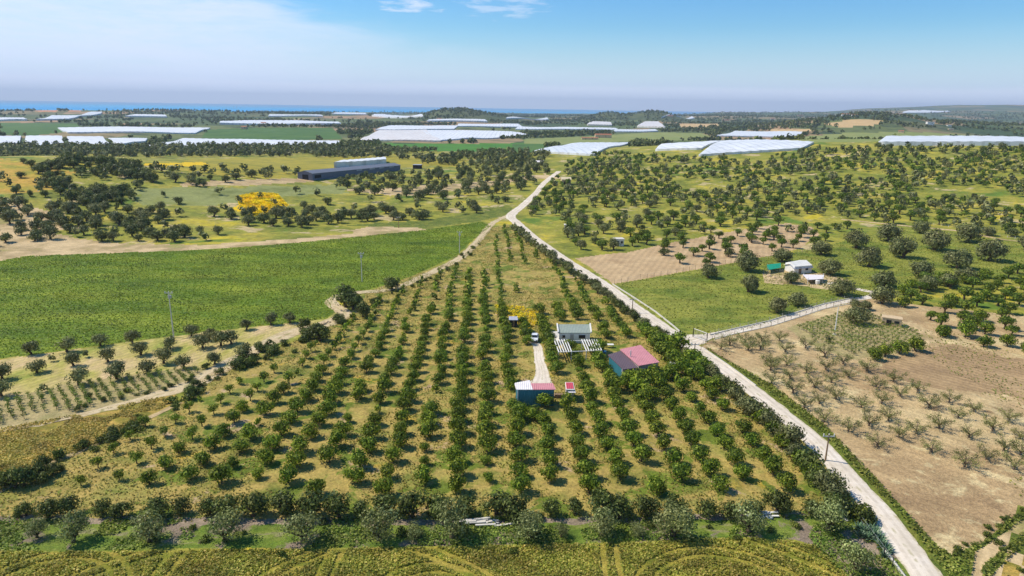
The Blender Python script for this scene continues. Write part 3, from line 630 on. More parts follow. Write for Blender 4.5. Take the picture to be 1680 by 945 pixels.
# ---- every other tree: collected, then the ones that show largest become things
pool = []   # (x, y, r, shape, name, where, cat)
def addpx(lst, shape, name, where, cat, dflt=2.0, scale=1.0, dy=0):
    for t in lst:
        p = at(t[0], t[1]+dy); r = (t[2] if len(t) > 2 else dflt)*scale; pool.append((p[0], p[1], r, shape, name, where, cat))
addpx([(120, 889, 2.4), (245, 889, 2.6), (371, 886, 2.7), (497, 888, 2.9), (622, 885, 2.9), (741, 884, 3.1), (868, 882, 2.7), (987, 878, 2.3), (1103, 879, 3.1), (1228, 874, 2.8), (1357, 871, 2.9), (1403, 936, 2.3), (60, 882, 1.6), (680, 884, 1.5), (920, 881, 1.2), (1045, 878, 1.3)],
      'silver', 'olive_tree', 'silvery olive tree before the grove hedge', 'olive tree')
bl = []
for i, x in enumerate(np.arange(35, 1400, 43)):
    y = 846+3*math.sin(i*1.7)-max(0, (x-1200)/220*8); bl.append((x+rng.uniform(-9, 9), y, rng.uniform(1.5, 2.5) if x > 350 else rng.uniform(1.4, 2.0)))
addpx(bl, 'carob', 'carob_tree', 'dark tree in the hedge along grove front', 'carob tree')
addpx([(25, 800, 1.9), (8, 798, 1.8), (40, 797, 2.0), (62, 786, 1.5), (88, 778, 1.4), (70, 792, 1.2)], 'carob', 'carob_tree', 'dark bushy tree at the terrace path end', 'carob tree')
L1 = [(210, 165), (243, 285), (15, 330), (440, 150), (485, 240), (518, 365), (660, 110), (712, 215), (768, 325), (872, 95), (925, 170), (970, 290), (1118, 130), (1075, 225), (1208, 255), (1330, 125), (1450, 110), (1408, 230), (1520, 95), (1600, 190), (10, 440), (1375, 70), (1258, 45), (-70, 250), (-60, 380)]
addpx([(a/4, 540+b/4, rng.uniform(1.9, 2.5)) for a, b in L1], 'olive', 'olive_tree', 'grey olive tree below the green field', 'olive tree')
addpx([(570/4, 540+185/4, 1.0), (345/4, 540+210/4, .9), (285/4, 540+410/4, 1.0), (445, 533, 2.0), (476, 530, 2.0), (404, 541, 1.8)], 'olive', 'olive_tree', 'smaller olive tree below the green field', 'olive tree')
addpx([(568, 504, 3.9), (580, 508, 3.3), (643, 474, 2.9), (595, 520, 2.6), (527, 559, 2.6)], 'carob', 'carob_tree', 'dark round tree beside the track bend', 'carob tree')
L8 = [(995, 170, 50), (785, 220, 78), (575, 268, 78), (885, 330, 83), (1095, 280, 80), (1305, 228, 75), (1450, 350, 84), (1240, 398, 78), (1000, 462, 76), (660, 388, 80), (750, 520, 82), (485, 578, 92), (400, 440, 78), (350, 312, 65), (95, 358, 70), (1300, 492, 68), (1180, 520, 55), (1045, 545, 60), (1690, 285, 60), (1440, 185, 40), (60, 690, 72), (190, 645, 62), (-390, 462, 64), (-140, 415, 88), (-128, 555, 75), (1850, 420, 70)]
for a, b, c in L8:
    px, py = 1260+a/4, 340+b/4; p = at(px, py); dist = math.hypot(p[0], p[1], H); pool.append((p[0], p[1], c/4*dist/FPX*1.08, 'olive_round', 'olive_tree', 'big round olive tree in the pasture', 'olive tree'))
addpx([(1404, 531, 3.7), (1447, 498, 4.2), (1402, 505, 1.9), (1362, 562, 0.9), (1298, 464, 3.0), (1420, 508, 2.0)], 'olive_round', 'olive_tree', 'spreading tree around the driveway end', 'olive tree')
L4 = [(110, 150), (245, 125), (122, 238), (370, 180), (490, 230), (380, 265), (650, 275), (250, 290), (145, 325), (525, 315), (25, 360), (820, 345), (705, 380), (305, 385), (415, 350), (865, 440), (980, 410), (165, 420), (445, 460), (745, 490), (235, 515), (335, 490), (1055, 515), (1190, 480), (612, 515), (1350, 540), (1250, 580), (370, 610), (790, 600), (1120, 650), (660, 635), (525, 670), (970, 685), (860, 710), (1575, 605), (1470, 665), (1320, 710), (720, 770), (1070, 805), (1655, 720), (1550, 795), (1430, 855), (1290, 905), (1610, 920), (1655, 825), (15, 270), (1800, 640), (1790, 760), (1760, 880), (1850, 930)]
addpx([(1260+a/4, 540+b/4, rng.uniform(1.65, 2.15)) for a, b in L4], 'sparse', 'pruned_olive_tree', 'pruned olive tree in the ploughed field', 'pruned olive tree')
addpx([(1197, 566, 2.4), (1222, 563, 2.0), (1247, 573, 2.3), (1183, 573, 1.8), (1200, 590, 2.7), (1228, 575, 2.2), (1230, 612, 2.3), (1265, 600, 2.2), (1250, 560, 1.9), (1278, 560, 2.0)], 'sparse', 'pruned_olive_tree', 'pruned olive tree near the driveway gate', 'pruned olive tree')
addpx([(1432, 590, 2.1), (1452, 585, 2.0), (1475, 580, 2.2), (1502, 576, 2.2), (1542, 549, 1.7)], 'citrus', 'almond_tree', 'leafy almond tree below the vineyard plot', 'almond tree')
# grey hedge of olives on the orchard side of the road, darker clump behind the pink house
for i in range(len(RQ)):
    pass
cum = np.concatenate([[0], np.cumsum(np.linalg.norm(np.diff(RQ, axis=0), axis=1))])
s = 0; side = np.sign(np.dot(RN[len(RN)//2], -np.array([1, 0.]))) or 1
while s < cum[-1]:
    i = int(np.searchsorted(cum, s)); i = min(i, len(RQ)-1); px, py = project(RQ[i][0], RQ[i][1], 0.0)
    if 378 < py < 845:
        off = RW[i]/2+1.9+rng.uniform(-.2, 1.4)+(1.0 if py > 600 else 0); q = RQ[i]+RN[i]*side*off
        pool.append((q[0], q[1], rng.uniform(1.5, 2.3)*(1.15 if py > 640 else 1), 'olive' if rng.random() < .75 else 'carob', 'olive_tree', 'grey tree in the hedge lining the road', 'olive tree'))
    s += rng.uniform(2.3, 3.7)
addpx([(1082, 572, 3.0), (1098, 566, 2.6), (1110, 578, 3.2), (1126, 586, 3.0), (1090, 590, 2.6), (1104, 600, 2.8), (1070, 556, 2.2), (1134, 600, 2.6), (1118, 612, 2.4), (1098, 622, 2.4), (1060, 548, 2.0), (1140, 622, 2.2), (1155, 612, 2.3), (985, 577, 2.0), (1008, 640, 2.2), (1030, 634, 2.2), (1052, 640, 2.6), (1075, 634, 2.6), (1064, 652, 2.3), (980, 600, 2.3), (895, 668, 2.0), (852, 684, 2.0), (878, 690, 1.8), (1170, 640, 2.3)],
      'citrus', 'orange_tree', 'leafy garden tree around the grove houses', 'garden tree')
def region(poly, spacing, kinds, rr, where, jit=.42, thin=0.0, cl=None):
    P = np.array([at(a, b)[:2] for a, b in poly]); lo = P.min(0); hi = P.max(0)
    for gx in np.arange(lo[0], hi[0], spacing):
        for gy in np.arange(lo[1], hi[1], spacing):
            x = gx+rng.uniform(-jit, jit)*spacing; y = gy+rng.uniform(-jit, jit)*spacing
            px, py = project(x, y, gz(x, y))
            if not inpoly(px, py, poly) or rng.random() < thin: continue
            if cl and fbm(x/cl[0]+7, y/cl[0], 91, 3) < cl[1]: continue
            k = kinds[int(rng.integers(len(kinds)))]; r = rng.uniform(*rr)
            cat = {'almond': 'almond tree', 'citrus': 'almond tree', 'olive': 'olive tree', 'olive_dark': 'olive tree', 'carob': 'carob tree', 'bush': 'shrub'}[k]
            pool.append((x, y, r, k, cat.replace(' ', '_'), f"{dict(almond='pale green', olive='grey', olive_dark='dark grey', carob='dark bushy', bush='low green', citrus='leafy')[k]} {cat} {where}", cat))
region([(905, 345), (866, 362), (850, 352), (872, 325), (905, 300), (935, 262), (1000, 252), (1140, 262), (1330, 254), (1450, 250), (1900, 250), (1900, 415), (1700, 395), (1500, 366), (1420, 372), (1260, 362), (1130, 393), (1035, 408), (960, 418), (925, 402)], 7.6, ['almond', 'almond', 'olive', 'olive_dark', 'olive', 'almond'], (1.8, 3.2), 'beyond the white road', cl=(38, .385))
region([(1000, 415), (1130, 395), (1280, 368), (1400, 372), (1330, 410), (1250, 420), (1150, 438), (1110, 435), (1070, 405)], 8.2, ['almond', 'almond', 'almond', 'olive_dark'], (1.9, 2.9), 'on the brown plot', thin=.12)
region([(1455, 478), (1510, 462), (1560, 462), (1690, 440), (1900, 470), (1900, 640), (1690, 585), (1600, 572), (1545, 555), (1512, 535), (1475, 510)], 6.4, ['almond', 'citrus', 'almond'], (1.9, 2.7), 'in the right orchard', jit=.22, thin=.06)
region([(60, 278), (120, 262), (230, 275), (255, 300), (200, 332), (150, 348), (70, 310)], 5.6, ['olive_dark', 'carob', 'carob'], (2.4, 4.0), 'on the left hill', cl=(30, .36))
region([(-200, 345), (30, 338), (200, 345), (340, 352), (480, 348), (640, 350), (700, 352), (700, 362), (560, 368), (430, 382), (340, 396), (150, 398), (90, 412), (-200, 460)], 7.6, ['olive_dark', 'olive', 'olive_dark'], (2.2, 3.7), 'above the green field', cl=(40, .36))
region([(-200, 262), (60, 268), (200, 268), (300, 285), (380, 300), (330, 325), (200, 345), (-200, 330)], 12, ['olive_dark', 'olive', 'carob'], (1.8, 3.2), 'on the left slope', cl=(40, .45))
region([(690, 345), (840, 330), (840, 342), (700, 360)], 10, ['olive', 'olive_dark'], (2.2, 3.6), 'near the road fork', thin=.2)
region([(-250, 241), (560, 240), (640, 246), (780, 250), (905, 254), (880, 282), (760, 274), (690, 268), (520, 258), (300, 258), (-250, 268)], 9.5, ['olive_dark', 'carob', 'olive_dark', 'olive'], (2.8, 4.6), 'before the greenhouses', cl=(45, .38))
region([(545, 292), (660, 288), (760, 280), (905, 272), (895, 296), (870, 312), (720, 330), (600, 324), (548, 308)], 11, ['olive_dark', 'olive', 'carob'], (2.4, 4.0), 'below the long barn', cl=(50, .37))
region([(255, 278), (500, 283), (500, 294), (300, 300), (250, 296)], 11, ['olive_dark', 'olive'], (2.6, 3.8), 'left of the barn', thin=.35)
region([(480, 315), (620, 330), (700, 330), (860, 306), (835, 338), (700, 350), (480, 350)], 15, ['olive', 'olive_dark'], (2.0, 3.4), 'in the open meadow', thin=.3)
region([(220, 310), (380, 318), (480, 330), (480, 345), (350, 352), (200, 345)], 15, ['olive', 'olive_dark'], (1.8, 3.2), 'under the yellow flowers', thin=.4)
region([(1440, 243), (1900, 243), (1900, 250), (1300, 255), (1300, 250)], 10, ['carob', 'olive_dark', 'olive_dark'], (2.2, 3.4), 'on the right crest')
pool = [t for t in pool if (t[5].startswith('grey tree') or np.hypot(RQ[:, 0]-t[0], RQ[:, 1]-t[1]).min() > 3.2+t[2]*.6) and not any(inpoly(*project(t[0], t[1], gz(t[0], t[1])), c) for c in [[(505, 262), (690, 262), (690, 283), (520, 299), (505, 299)], [(1240, 425), (1410, 425), (1410, 478), (1300, 462), (1240, 462)], [(1000, 385), (1032, 385), (1032, 408), (1000, 408)], [(915, 290), (940, 290), (940, 304), (915, 304)]]) or t[5].startswith(('spreading', 'big'))]
# individuals: the 300 of each kind that show largest
bycat = {}
for t in pool: bycat.setdefault(t[6], []).append(t)
for cat, lst in bycat.items():
    lim = 300
    vis = [t for t in lst if inframe(t[0], t[1], gz(t[0], t[1]))]; off = [t for t in lst if not inframe(t[0], t[1], gz(t[0], t[1]))]
    vis.sort(key=lambda t: -t[2]/math.hypot(t[0], t[1], H)); ind = vis[:lim]; rest = vis[lim:]+off
    groups = {}
    for t in ind: groups.setdefault(t[5], []).append(t)
    for where, g in groups.items():
        P = [(*project(t[0], t[1], gz(t[0], t[1])), t) for t in g]; P.sort(key=lambda a: -a[1]); n = len(P)
        line = max(6, int(round(math.sqrt(n*4)))) if n > 14 else n
        nl = math.ceil(n/line)
        for li in range(nl):
            L_ = sorted(P[li*line:(li+1)*line], key=lambda a: a[0])
            for k, (px, py, t) in enumerate(L_):
                lab = f'{where}, {nth(k)} from the left' + (f', {nth(li)} line back' if nl > 1 else '')
                place_tree(t[3], t[0], t[1], t[2], t[4], lab, cat, where.replace(' tree', ' trees', 1) if ' tree' in where else where, zs=.95)
    if rest:
        rk = {'almond tree': ('almond', 'almond'), 'olive tree': ('olive_dark', 'olive_dark'), 'carob tree': ('carob', 'carob'), 'shrub': ('bush', 'bush')}.get(cat, ('carob', 'carob'))
        if cat == 'olive tree':
            a = [t for t in rest if t[3] in ('olive', 'silver', 'sparse')]; b = [t for t in rest if t not in a]
            stuff_trees('distant_grey_olive_trees', [(t[0], t[1], t[2], 'olive') for t in a], LM['olive'], 'distant mass of grey olive trees across the groves', 'olive trees')
            stuff_trees('distant_dark_olive_trees', [(t[0], t[1], t[2], 'olive_dark') for t in b], LM['olive_dark'], 'distant mass of dark olive trees across the groves', 'olive trees')
        else:
            stuff_trees('distant_'+cat.replace(' ', '_')+'s', [(t[0], t[1], t[2], rk[1]) for t in rest], LM[rk[0]], f'distant mass of {cat}s in the farther groves', cat+'s')
    print('TREES', cat, len(lst), 'ind', len(ind))

# ------------------------------------------------------------------ buildings
WHITE = pmat('white render', (226, 222, 214), .8, .07, 1.2); WALLG = pmat('grey render', (176, 168, 158), .85, .12, 1.0)
CONC = pmat('concrete', (206, 200, 188), .9, .1, .8); GLASS = pmat('dark glass', (36, 42, 50), .15, .05, 1, spec=.5)
DARK = pmat('dark opening', (40, 38, 38), .9, .1, 1); STONE = pmat('sandstone', (206, 180, 142), .9, .2, .7); WOOD = pmat('weathered wood', (140, 116, 90), .85, .25, .4)
METAL = pmat('galvanised metal', (190, 192, 190), .45, .1, .5, .3); TERRA = pmat('clay tiles', (170, 108, 78), .85, .2, .6)
def sheet_mat(name, col, pitch=.35, var=.12):
    m, nt, b = newmat(name); tcn = N(nt, 'ShaderNodeTexCoord')
    w = N(nt, 'ShaderNodeTexWave', wave_type='BANDS', bands_direction='X'); w.inputs['Scale'].default_value = .314/pitch; L(nt, tcn.outputs['Object'], w.inputs[0])
    f = noise(nt, tcn.outputs['Object'], .8, 6, .7, .4); k = MR(nt, f, .3, .7, 1-var, 1+var, False); cc = N(nt, 'ShaderNodeCombineXYZ'); [L(nt, k, cc.inputs[i]) for i in range(3)]
    L(nt, mixc(nt, 1.0, lin(col), cc.outputs[0], 'MULTIPLY'), b.inputs['Base Color']); b.inputs['Roughness'].default_value = .6
    src = b.inputs['Base Color'].links[0].from_socket; st = MR(nt, noise(nt, tcn.outputs['Object'], .55, 7, .75, 1.2), .56, .68, 0, .55); L(nt, mixc(nt, st, src, lin((col[0]*.62+30, col[1]*.55+28, col[2]*.5+26))), b.inputs['Base Color'])
    bp = N(nt, 'ShaderNodeBump'); bp.inputs['Distance'].default_value = .04; L(nt, w.outputs['Fac'], bp.inputs['Height']); L(nt, bp.outputs[0], b.inputs['Normal']); return m
PINK = sheet_mat('pink roof sheets', (204, 138, 142)); DKROOF = sheet_mat('dark brown roof sheets', (104, 88, 94)); GRROOF = sheet_mat('grey green roof', (150, 160, 148)); WHROOF = sheet_mat('white roof sheets', (232, 224, 222), .35, .05)
TEAL = sheet_mat('teal wall panels', (52, 112, 124), .5); REDROOF = sheet_mat('red roof sheets', (196, 78, 92)); SLATE = sheet_mat('slate blue cladding', (104, 110, 126), 1.0); GREYROOF = sheet_mat('grey roof sheets', (176, 178, 188))
def P3(px, py, z): return np.array(at(px, py, z))
def local(pts, o): return [tuple(np.array(p)-o) for p in pts]
def slab(pts, th, name, mat, parent):
    """roof slab: pts (3-D corners, anticlockwise from above), thickness th downwards"""
    return MB().prism([(p[0], p[1], p[2]-th) for p in pts], pts).build(name, mat, parent)
def lerp(a, b, t): return np.array(a)*(1-t)+np.array(b)*t
def ccw(q):
    a = sum(q[i][0]*q[(i+1) % len(q)][1]-q[(i+1) % len(q)][0]*q[i][1] for i in range(len(q))); return q if a > 0 else q[::-1]
def inset(q, d):
    c = sum(np.array(p) for p in q)/len(q); out = []
    for p in q:
        v = np.array(p)-c; n = np.linalg.norm(v[:2]); out.append(c+v*max(0, (n-d))/n)
    return out
def walls_from(roof, o, mat, parent, d=.35, drop=.12, name='wall'):
    q = inset(roof, d); z0 = -.3
    return MB().prism([(p[0], p[1], z0) for p in q], [(p[0], p[1], p[2]-drop) for p in q]).build(name, mat, parent), q
def panel(a, b, t0, t1, z0, z1, out, name, mat, parent, th=.06):
    """rectangular piece on the wall running a->b (xy), between fractions t0..t1"""
    a = np.array(a[:2]); b = np.array(b[:2]); p = a+(b-a)*t0; q = a+(b-a)*t1; n = np.array([(b-a)[1], -(b-a)[0]]); n = n/np.linalg.norm(n)*out
    p0 = p-n*.02; q0 = q-n*.02; p1 = p+n*th; q1 = q+n*th
    base = ccw([tuple(p0), tuple(q0), tuple(q1), tuple(p1)])
    return MB().prism([(x, y, z0) for x, y in base], [(x, y, z1) for x, y in base]).build(name, mat, parent)
def base_empty(name, pts, label, cat, group=None):
    c = sum(np.array(p[:2]) for p in pts)/len(pts); e = empty(name, (c[0], c[1], gz(*c))); tag(e, label, cat, group); return e, np.array([c[0], c[1], gz(*c)])
# white farmhouse with grey green roof and white pergola
bk0, bk1 = P3(914, 532, 3.3), P3(968, 532, 3.3); f0, f1 = P3(916, 546, 2.6), P3(970, 546, 2.6)
e, o = base_empty('white_house', [bk0, bk1, f0, f1], 'white bungalow with grey green sloping roof beside the pergola in the grove', 'house')
rf = local(ccw([bk0, bk1, f1, f0]), o); slab(rf, .14, 'roof', GRROOF, e); walls_from(rf, o, WHITE, e, .25)
F0, F1, B0, B1 = [np.array(x)-o for x in (f0, f1, bk0, bk1)]
for a, b in ((F0, B0), (F1, B1)):                                   # white parapets at the gable ends
    MB().beam(a+(0, 0, .1), b+(0, 0, .1), .28, .4).build('parapet', WHITE, e)
iF = inset([F0, F1, B1, B0], .25)
w = panel(iF[0], iF[1], .62, .86, 1.0, 2.0, 1, 'window', WHITE, e, .06); panel(iF[0], iF[1], .635, .845, 1.08, 1.92, 1, 'pane', GLASS, w, .09)
w = panel(iF[0], iF[1], .1, .2, 1.2, 1.9, 1, 'window', WALLG, e, .06); panel(iF[0], iF[1], .11, .19, 1.26, 1.84, 1, 'pane', GLASS, w, .09)
panel(iF[0], iF[1], .36, .47, 0, 2.05, 1, 'door', WALLG, e, .07)
q = local([P3(904, 545, .1), P3(915, 544, .1), P3(919, 560, .1), P3(908, 560, .1)], o); MB().prism([(p[0], p[1], -.1) for p in ccw(q)], [(p[0], p[1], .12) for p in ccw(q)]).build('terrace', CONC, e)
pa, pb, pc, pd = P3(909, 557, 2.3), P3(979, 557, 2.3), P3(987, 575, 2.3), P3(917, 578, 2.3)
e, o = base_empty('pergola', [pa, pb, pc, pd], 'white timber pergola with open slats in front of the white bungalow', 'pergola'); pa, pb, pc, pd = [x-o for x in (pa, pb, pc, pd)]
for i in range(18):
    if 6 <= i <= 10: continue
    MB().beam(lerp(pa, pb, i/17), lerp(pd, pc, i/17), .2, .14).build('slat', WHITE, e)
for s in (.06, .94):
    MB().beam(lerp(pa, pd, s)-(0, 0, .15), lerp(pb, pc, s)-(0, 0, .15), .14).build('beam', WHITE, e)
    for t in (0, .3, .65, 1):
        x = lerp(lerp(pa, pb, t), lerp(pd, pc, t), s); MB().beam((x[0], x[1], -.1), (x[0], x[1], x[2]-.22), .16).build('post', WHITE, e)
# pink roofed house and its dark roofed wing
a, b, c, d = P3(1017, 573, 3.3), P3(1051, 566, 3.3), P3(1082, 594, 3.0), P3(1048, 600, 3.0)
e, o = base_empty('pink_roofed_house', [a, b, c, d], 'house with a big faded pink metal roof and grey walls between dark trees', 'house')
rf = local(ccw([a, b, c, d]), o); slab(rf, .12, 'roof', PINK, e); walls_from(rf, o, WALLG, e, .4)
q = [x-o for x in (d, c)]; iq = inset([x-o for x in (a, b, c, d)], .4)
w = panel(iq[3], iq[2], .12, .3, .9, 2.0, 1, 'window', WHITE, e); panel(iq[3], iq[2], .14, .28, .98, 1.92, 1, 'pane', TEAL, w, .09); panel(iq[3], iq[2], .5, .62, 0, 2.1, 1, 'door', WOOD, e)
x = lerp(a, d, .45)-o; MB().tube([(x[0]+.5, x[1], 3.0), (x[0]+.5, x[1], 4.3)], [.12, .12], 8).build('flue_pipe', METAL, e)
a2, b2, c2, d2 = P3(997, 582, 3.0), P3(1020, 575, 3.0), P3(1047, 603, 2.75), P3(1022, 606, 2.75)
e, o = base_empty('dark_roofed_wing', [a2, b2, c2, d2], 'low wing with dark brown metal roof and teal side beside the pink roof', 'outbuilding')
rf = local(ccw([a2, b2, c2, d2]), o); slab(rf, .12, 'roof', DKROOF, e); walls_from(rf, o, WALLG, e, .4); iq = inset([x-o for x in (a2, b2, c2, d2)], .4)
panel(iq[0], iq[3], .02, .98, .05, 2.6, 1, 'side_panel', TEAL, e, .06); panel(iq[3], iq[2], .35, .75, 0, 2.1, 1, 'garage_door', DARK, e)
MB().tube([(iq[3][0]-.15, iq[3][1]-.15, -.1), (iq[3][0]-.15, iq[3][1]-.15, 2.6)], [.07, .07]).build('corner_post', WHITE, e)
# teal shed with white and pink roof
a, b, c, d = P3(844, 629, 3.5), P3(907, 628.5, 3.5), P3(912, 639, 3.3), P3(847, 639, 3.3)
e, o = base_empty('teal_shed', [a, b, c, d], 'tall teal metal shed under a half white half pink roof by the path', 'shed')
sp = .42
slab(local(ccw([a, lerp(a, b, sp), lerp(d, c, sp), d]), o), .1, 'roof', WHROOF, e); slab(local(ccw([lerp(a, b, sp+.002), b, c, lerp(d, c, sp+.002)]), o), .1, 'roof', PINK, e)['label'] = 'pink half of the shed roof'
walls_from(local(ccw([a, b, c, d]), o), o, TEAL, e, .3); iq = inset([x-o for x in (a, b, c, d)], .3)
panel(iq[3], iq[2], .56, .72, 0, 2.6, 1, 'door', TEAL, e); MB().beam((*iq[3][:2], -.1), (*iq[3][:2], 3.2), .18).build('corner_trim', WHITE, e)
a, b, c, d = P3(845, 628, 3.0), P3(869, 623.5, 3.0), P3(871, 629, 3.05), P3(846, 630, 3.05)
e, o = base_empty('lean_to', [a, b, c, d], 'small white roofed lean-to behind the teal shed', 'lean-to'); rf = local(ccw([a, b, c, d]), o); slab(rf, .1, 'roof', WHROOF, e); walls_from(rf, o, WHITE, e, .2)
# small red roofed kiosk with white canopy
a, b, c, d = P3(927, 627, 2.5), P3(940.5, 627, 2.5), P3(943, 639, 2.4), P3(928.5, 639, 2.4)
e, o = base_empty('kiosk', [a, b, c, d], 'small square hut with red roof and white rim right of the teal shed', 'hut')
q = local(ccw([a, b, c, d]), o); slab(q, .1, 'roof_rim', WHITE, e); slab([p+np.array((0, 0, .06)) for p in inset(q, .28)], .08, 'roof', REDROOF, e); walls_from(q, o, WALLG, e, .2)
iq = inset([x-o for x in (a, b, c, d)], .2); q = local([P3(931, 638.5, 2.1), P3(943, 638.5, 2.1), P3(945, 644, 2.0), P3(932, 644, 2.0)], o); slab(ccw(q), .06, 'canopy', WHROOF, e)
panel(iq[3], iq[2], .35, .6, 0, 2.0, 1, 'door', DARK, e)
# dark little shed in the clearing
a, b, c, d = P3(835, 519, 2.2), P3(849, 519, 2.2), P3(850, 525, 2.0), P3(835, 525, 2.0)
e, o = base_empty('tool_shed', [a, b, c, d], 'small dark tool shed with grey roof in the clearing', 'shed'); rf = local(ccw([a, b, c, d]), o); slab(rf, .1, 'roof', GREYROOF, e); walls_from(rf, o, DARK, e, .2)
iq = inset([x-o for x in (a, b, c, d)], .2); panel(iq[3], iq[2], .4, .65, 0, 1.7, 1, 'door', WOOD, e)
# white gabled house on the pasture
ap1, ap2 = P3(1295, 432.5, 3.6), P3(1324, 429, 3.6); ef1, ef2 = P3(1303, 441, 2.6), P3(1335, 438.6, 2.6)
v = ap1-ef1; eb1 = ef1+2*v*np.array((1, 1, 0)); eb2 = ef2+2*(ap2-ef2)*np.array((1, 1, 0)); eb1[2] = eb2[2] = 2.6
e, o = base_empty('gabled_house', [ef1, ef2, eb1, eb2], 'white gabled cottage with grey roof between round olive trees on the pasture', 'house')
A1, A2, E1, E2, K1, K2 = [x-o for x in (ap1, ap2, ef1, ef2, eb1, eb2)]
slab([E1, E2, A2, A1], .12, 'roof', GREYROOF, e); slab([A1, A2, K2, K1], .12, 'roof', WHROOF, e)
c1, c2, k1, k2 = [lerp(p, (A1+A2)/2, .1) for p in (E1, E2, K1, K2)]; g1 = lerp(A1, A2, .05); g2 = lerp(A1, A2, .95)
z = lambda p, h: (p[0], p[1], h)
mb = MB(); mb.add([z(c1, -.3), z(c2, -.3), z(k2, -.3), z(k1, -.3), z(c1, 2.55), z(c2, 2.55), z(k2, 2.55), z(k1, 2.55), z(g1, 3.45), z(g2, 3.45)],
      [(0, 3, 2, 1), (0, 1, 5, 4), (1, 2, 6, 9, 5), (2, 3, 7, 6), (3, 0, 4, 8, 7), (4, 5, 9, 8), (6, 7, 8, 9)]); mb.build('wall', WHITE, e)
w = panel(c1, c2, .6, .8, 1.0, 2.0, 1, 'window', WHITE, e); panel(c1, c2, .62, .78, 1.06, 1.94, 1, 'pane', GLASS, w, .09); panel(c1, c2, .25, .4, 0, 2.1, 1, 'door', WOOD, e)
q0 = [P3(1317, 450, 2.1), P3(1352, 451, 2.1), P3(1351, 457.5, 2.0), P3(1325, 459, 2.0)]
e, o = base_empty('patio_canopy', q0, 'flat white patio canopy in front of the gabled cottage', 'canopy'); q = local(ccw(q0), o); slab(q, .1, 'canopy_sheet', WHROOF, e)
for p in inset(q, .3): MB().beam((p[0], p[1], -.1), (p[0], p[1], 2.0), .12).build('post', WHITE, e)
q0 = [P3(1258, 434, 2.2), P3(1281, 431.5, 2.4), P3(1281, 439, 2.1), P3(1260, 443, 1.9)]
NET = pmat('green netting', (24, 142, 112), .8, .15, 1.0)
e, o = base_empty('shade_net', q0, 'green shade net on posts left of the gabled cottage', 'shade net'); q = local(ccw(q0), o); slab(q, .05, 'net', NET, e)
for p in inset(q, .3): MB().beam((p[0], p[1], -.1), (p[0], p[1], 1.95), .08).build('post', METAL, e)
# little huts: corner anchored boxes with roof, door and window
def hut(name, px, py, wpx, depth, h, wall, roof, label, cat, rot=0.0, over=.25, gable=0.0, door=True, win=True):
    p = at(px, py); dist = math.hypot(p[0], p[1], H-p[2]); w = wpx*dist/FPX; e = empty(name, tuple(p), rot+math.atan2(-p[0], p[1])*.5); tag(e, label, cat)
    x = w/2; y = depth
    if gable:
        MB().add([(-x, 0, -1), (x, 0, -1), (x, y, -1), (-x, y, -1), (-x, 0, h), (x, 0, h), (x, y, h), (-x, y, h), (-x, y/2, h+gable), (x, y/2, h+gable)],
                 [(0, 3, 2, 1), (0, 1, 5, 4), (1, 2, 6, 9, 5), (2, 3, 7, 6), (3, 0, 4, 8, 7), (4, 5, 9, 8), (6, 7, 8, 9)]).build('wall', wall, e)
        mb = MB(); t = .12
        for s in (0, 1):
            ya, yb = (-over, y/2) if s == 0 else (y/2, y+over); za, zb = (h-over*gable/(y/2)+.03, h+gable+.03) if s == 0 else (h+gable+.03, h-over*gable/(y/2)+.03)
            mb.prism([(-x-over, ya, za), (x+over, ya, za), (x+over, yb, zb), (-x-over, yb, zb)], [(-x-over, ya, za+t), (x+over, ya, za+t), (x+over, yb, zb+t), (-x-over, yb, zb+t)])
        mb.build('roof', roof, e)
    else:
        MB().box(-x, x, 0, y, -1, h).build('wall', wall, e); MB().box(-x-over, x+over, -over, y+over, h+.003, h+.18).build('roof', roof, e)
    if door: MB().box(-x*.55, -x*.55+min(1.1, w*.25), -.06, .02, 0, min(2.1, h*.8)).build('door', DARK, e)
    if win: MB().box(x*.25, x*.25+min(1.2, w*.25), -.06, .02, h*.4, h*.75).build('window', GLASS, e)
    return e
hut('white_hut', 1016, 404, 15, 3.2, 2.7, WHITE, CONC, 'tiny white hut with flat roof among round trees by the brown plot', 'hut', .2)
hut('stone_shelter', 1462, 535, 25, 2.6, 1.9, STONE, STONE, 'low open sandstone shelter above the vineyard plot', 'shelter', -.2, .1)
hut('stone_barn', 929, 303, 15, 6, 3.4, STONE, pmat('pale tiles', (214, 196, 160), .9, .1, 1), 'small sandstone barn with pale roof beside the far end of the white road', 'barn', .1, .3, 1.2)
hut('flat_roofed_store', 933, 378, 14, 3, 2.2, WALLG, CONC, 'little grey store with pale flat roof half hidden by a tree near the road', 'hut', 0)
hut('track_side_cottage', 885, 272, 12, 6, 3, STONE, WHROOF, 'pale cottage at the far end of the white road', 'house', 0, .3, 1.0)
hut('farmhouse', 990, 226, 26, 10, 5.5, STONE, TERRA, 'two storey sandstone farmhouse before the striped greenhouse', 'farmhouse', .1, .4, 1.8)
hut('stable', 968, 229, 26, 8, 3, STONE, TERRA, 'long low sandstone stable left of the farmhouse', 'stable', .05, .4, 1.0)
hut('dark_shed', 684, 277, 13, 6, 3, DARK, GREYROOF, 'dark shed at the right end of the long barn', 'shed', -.1)
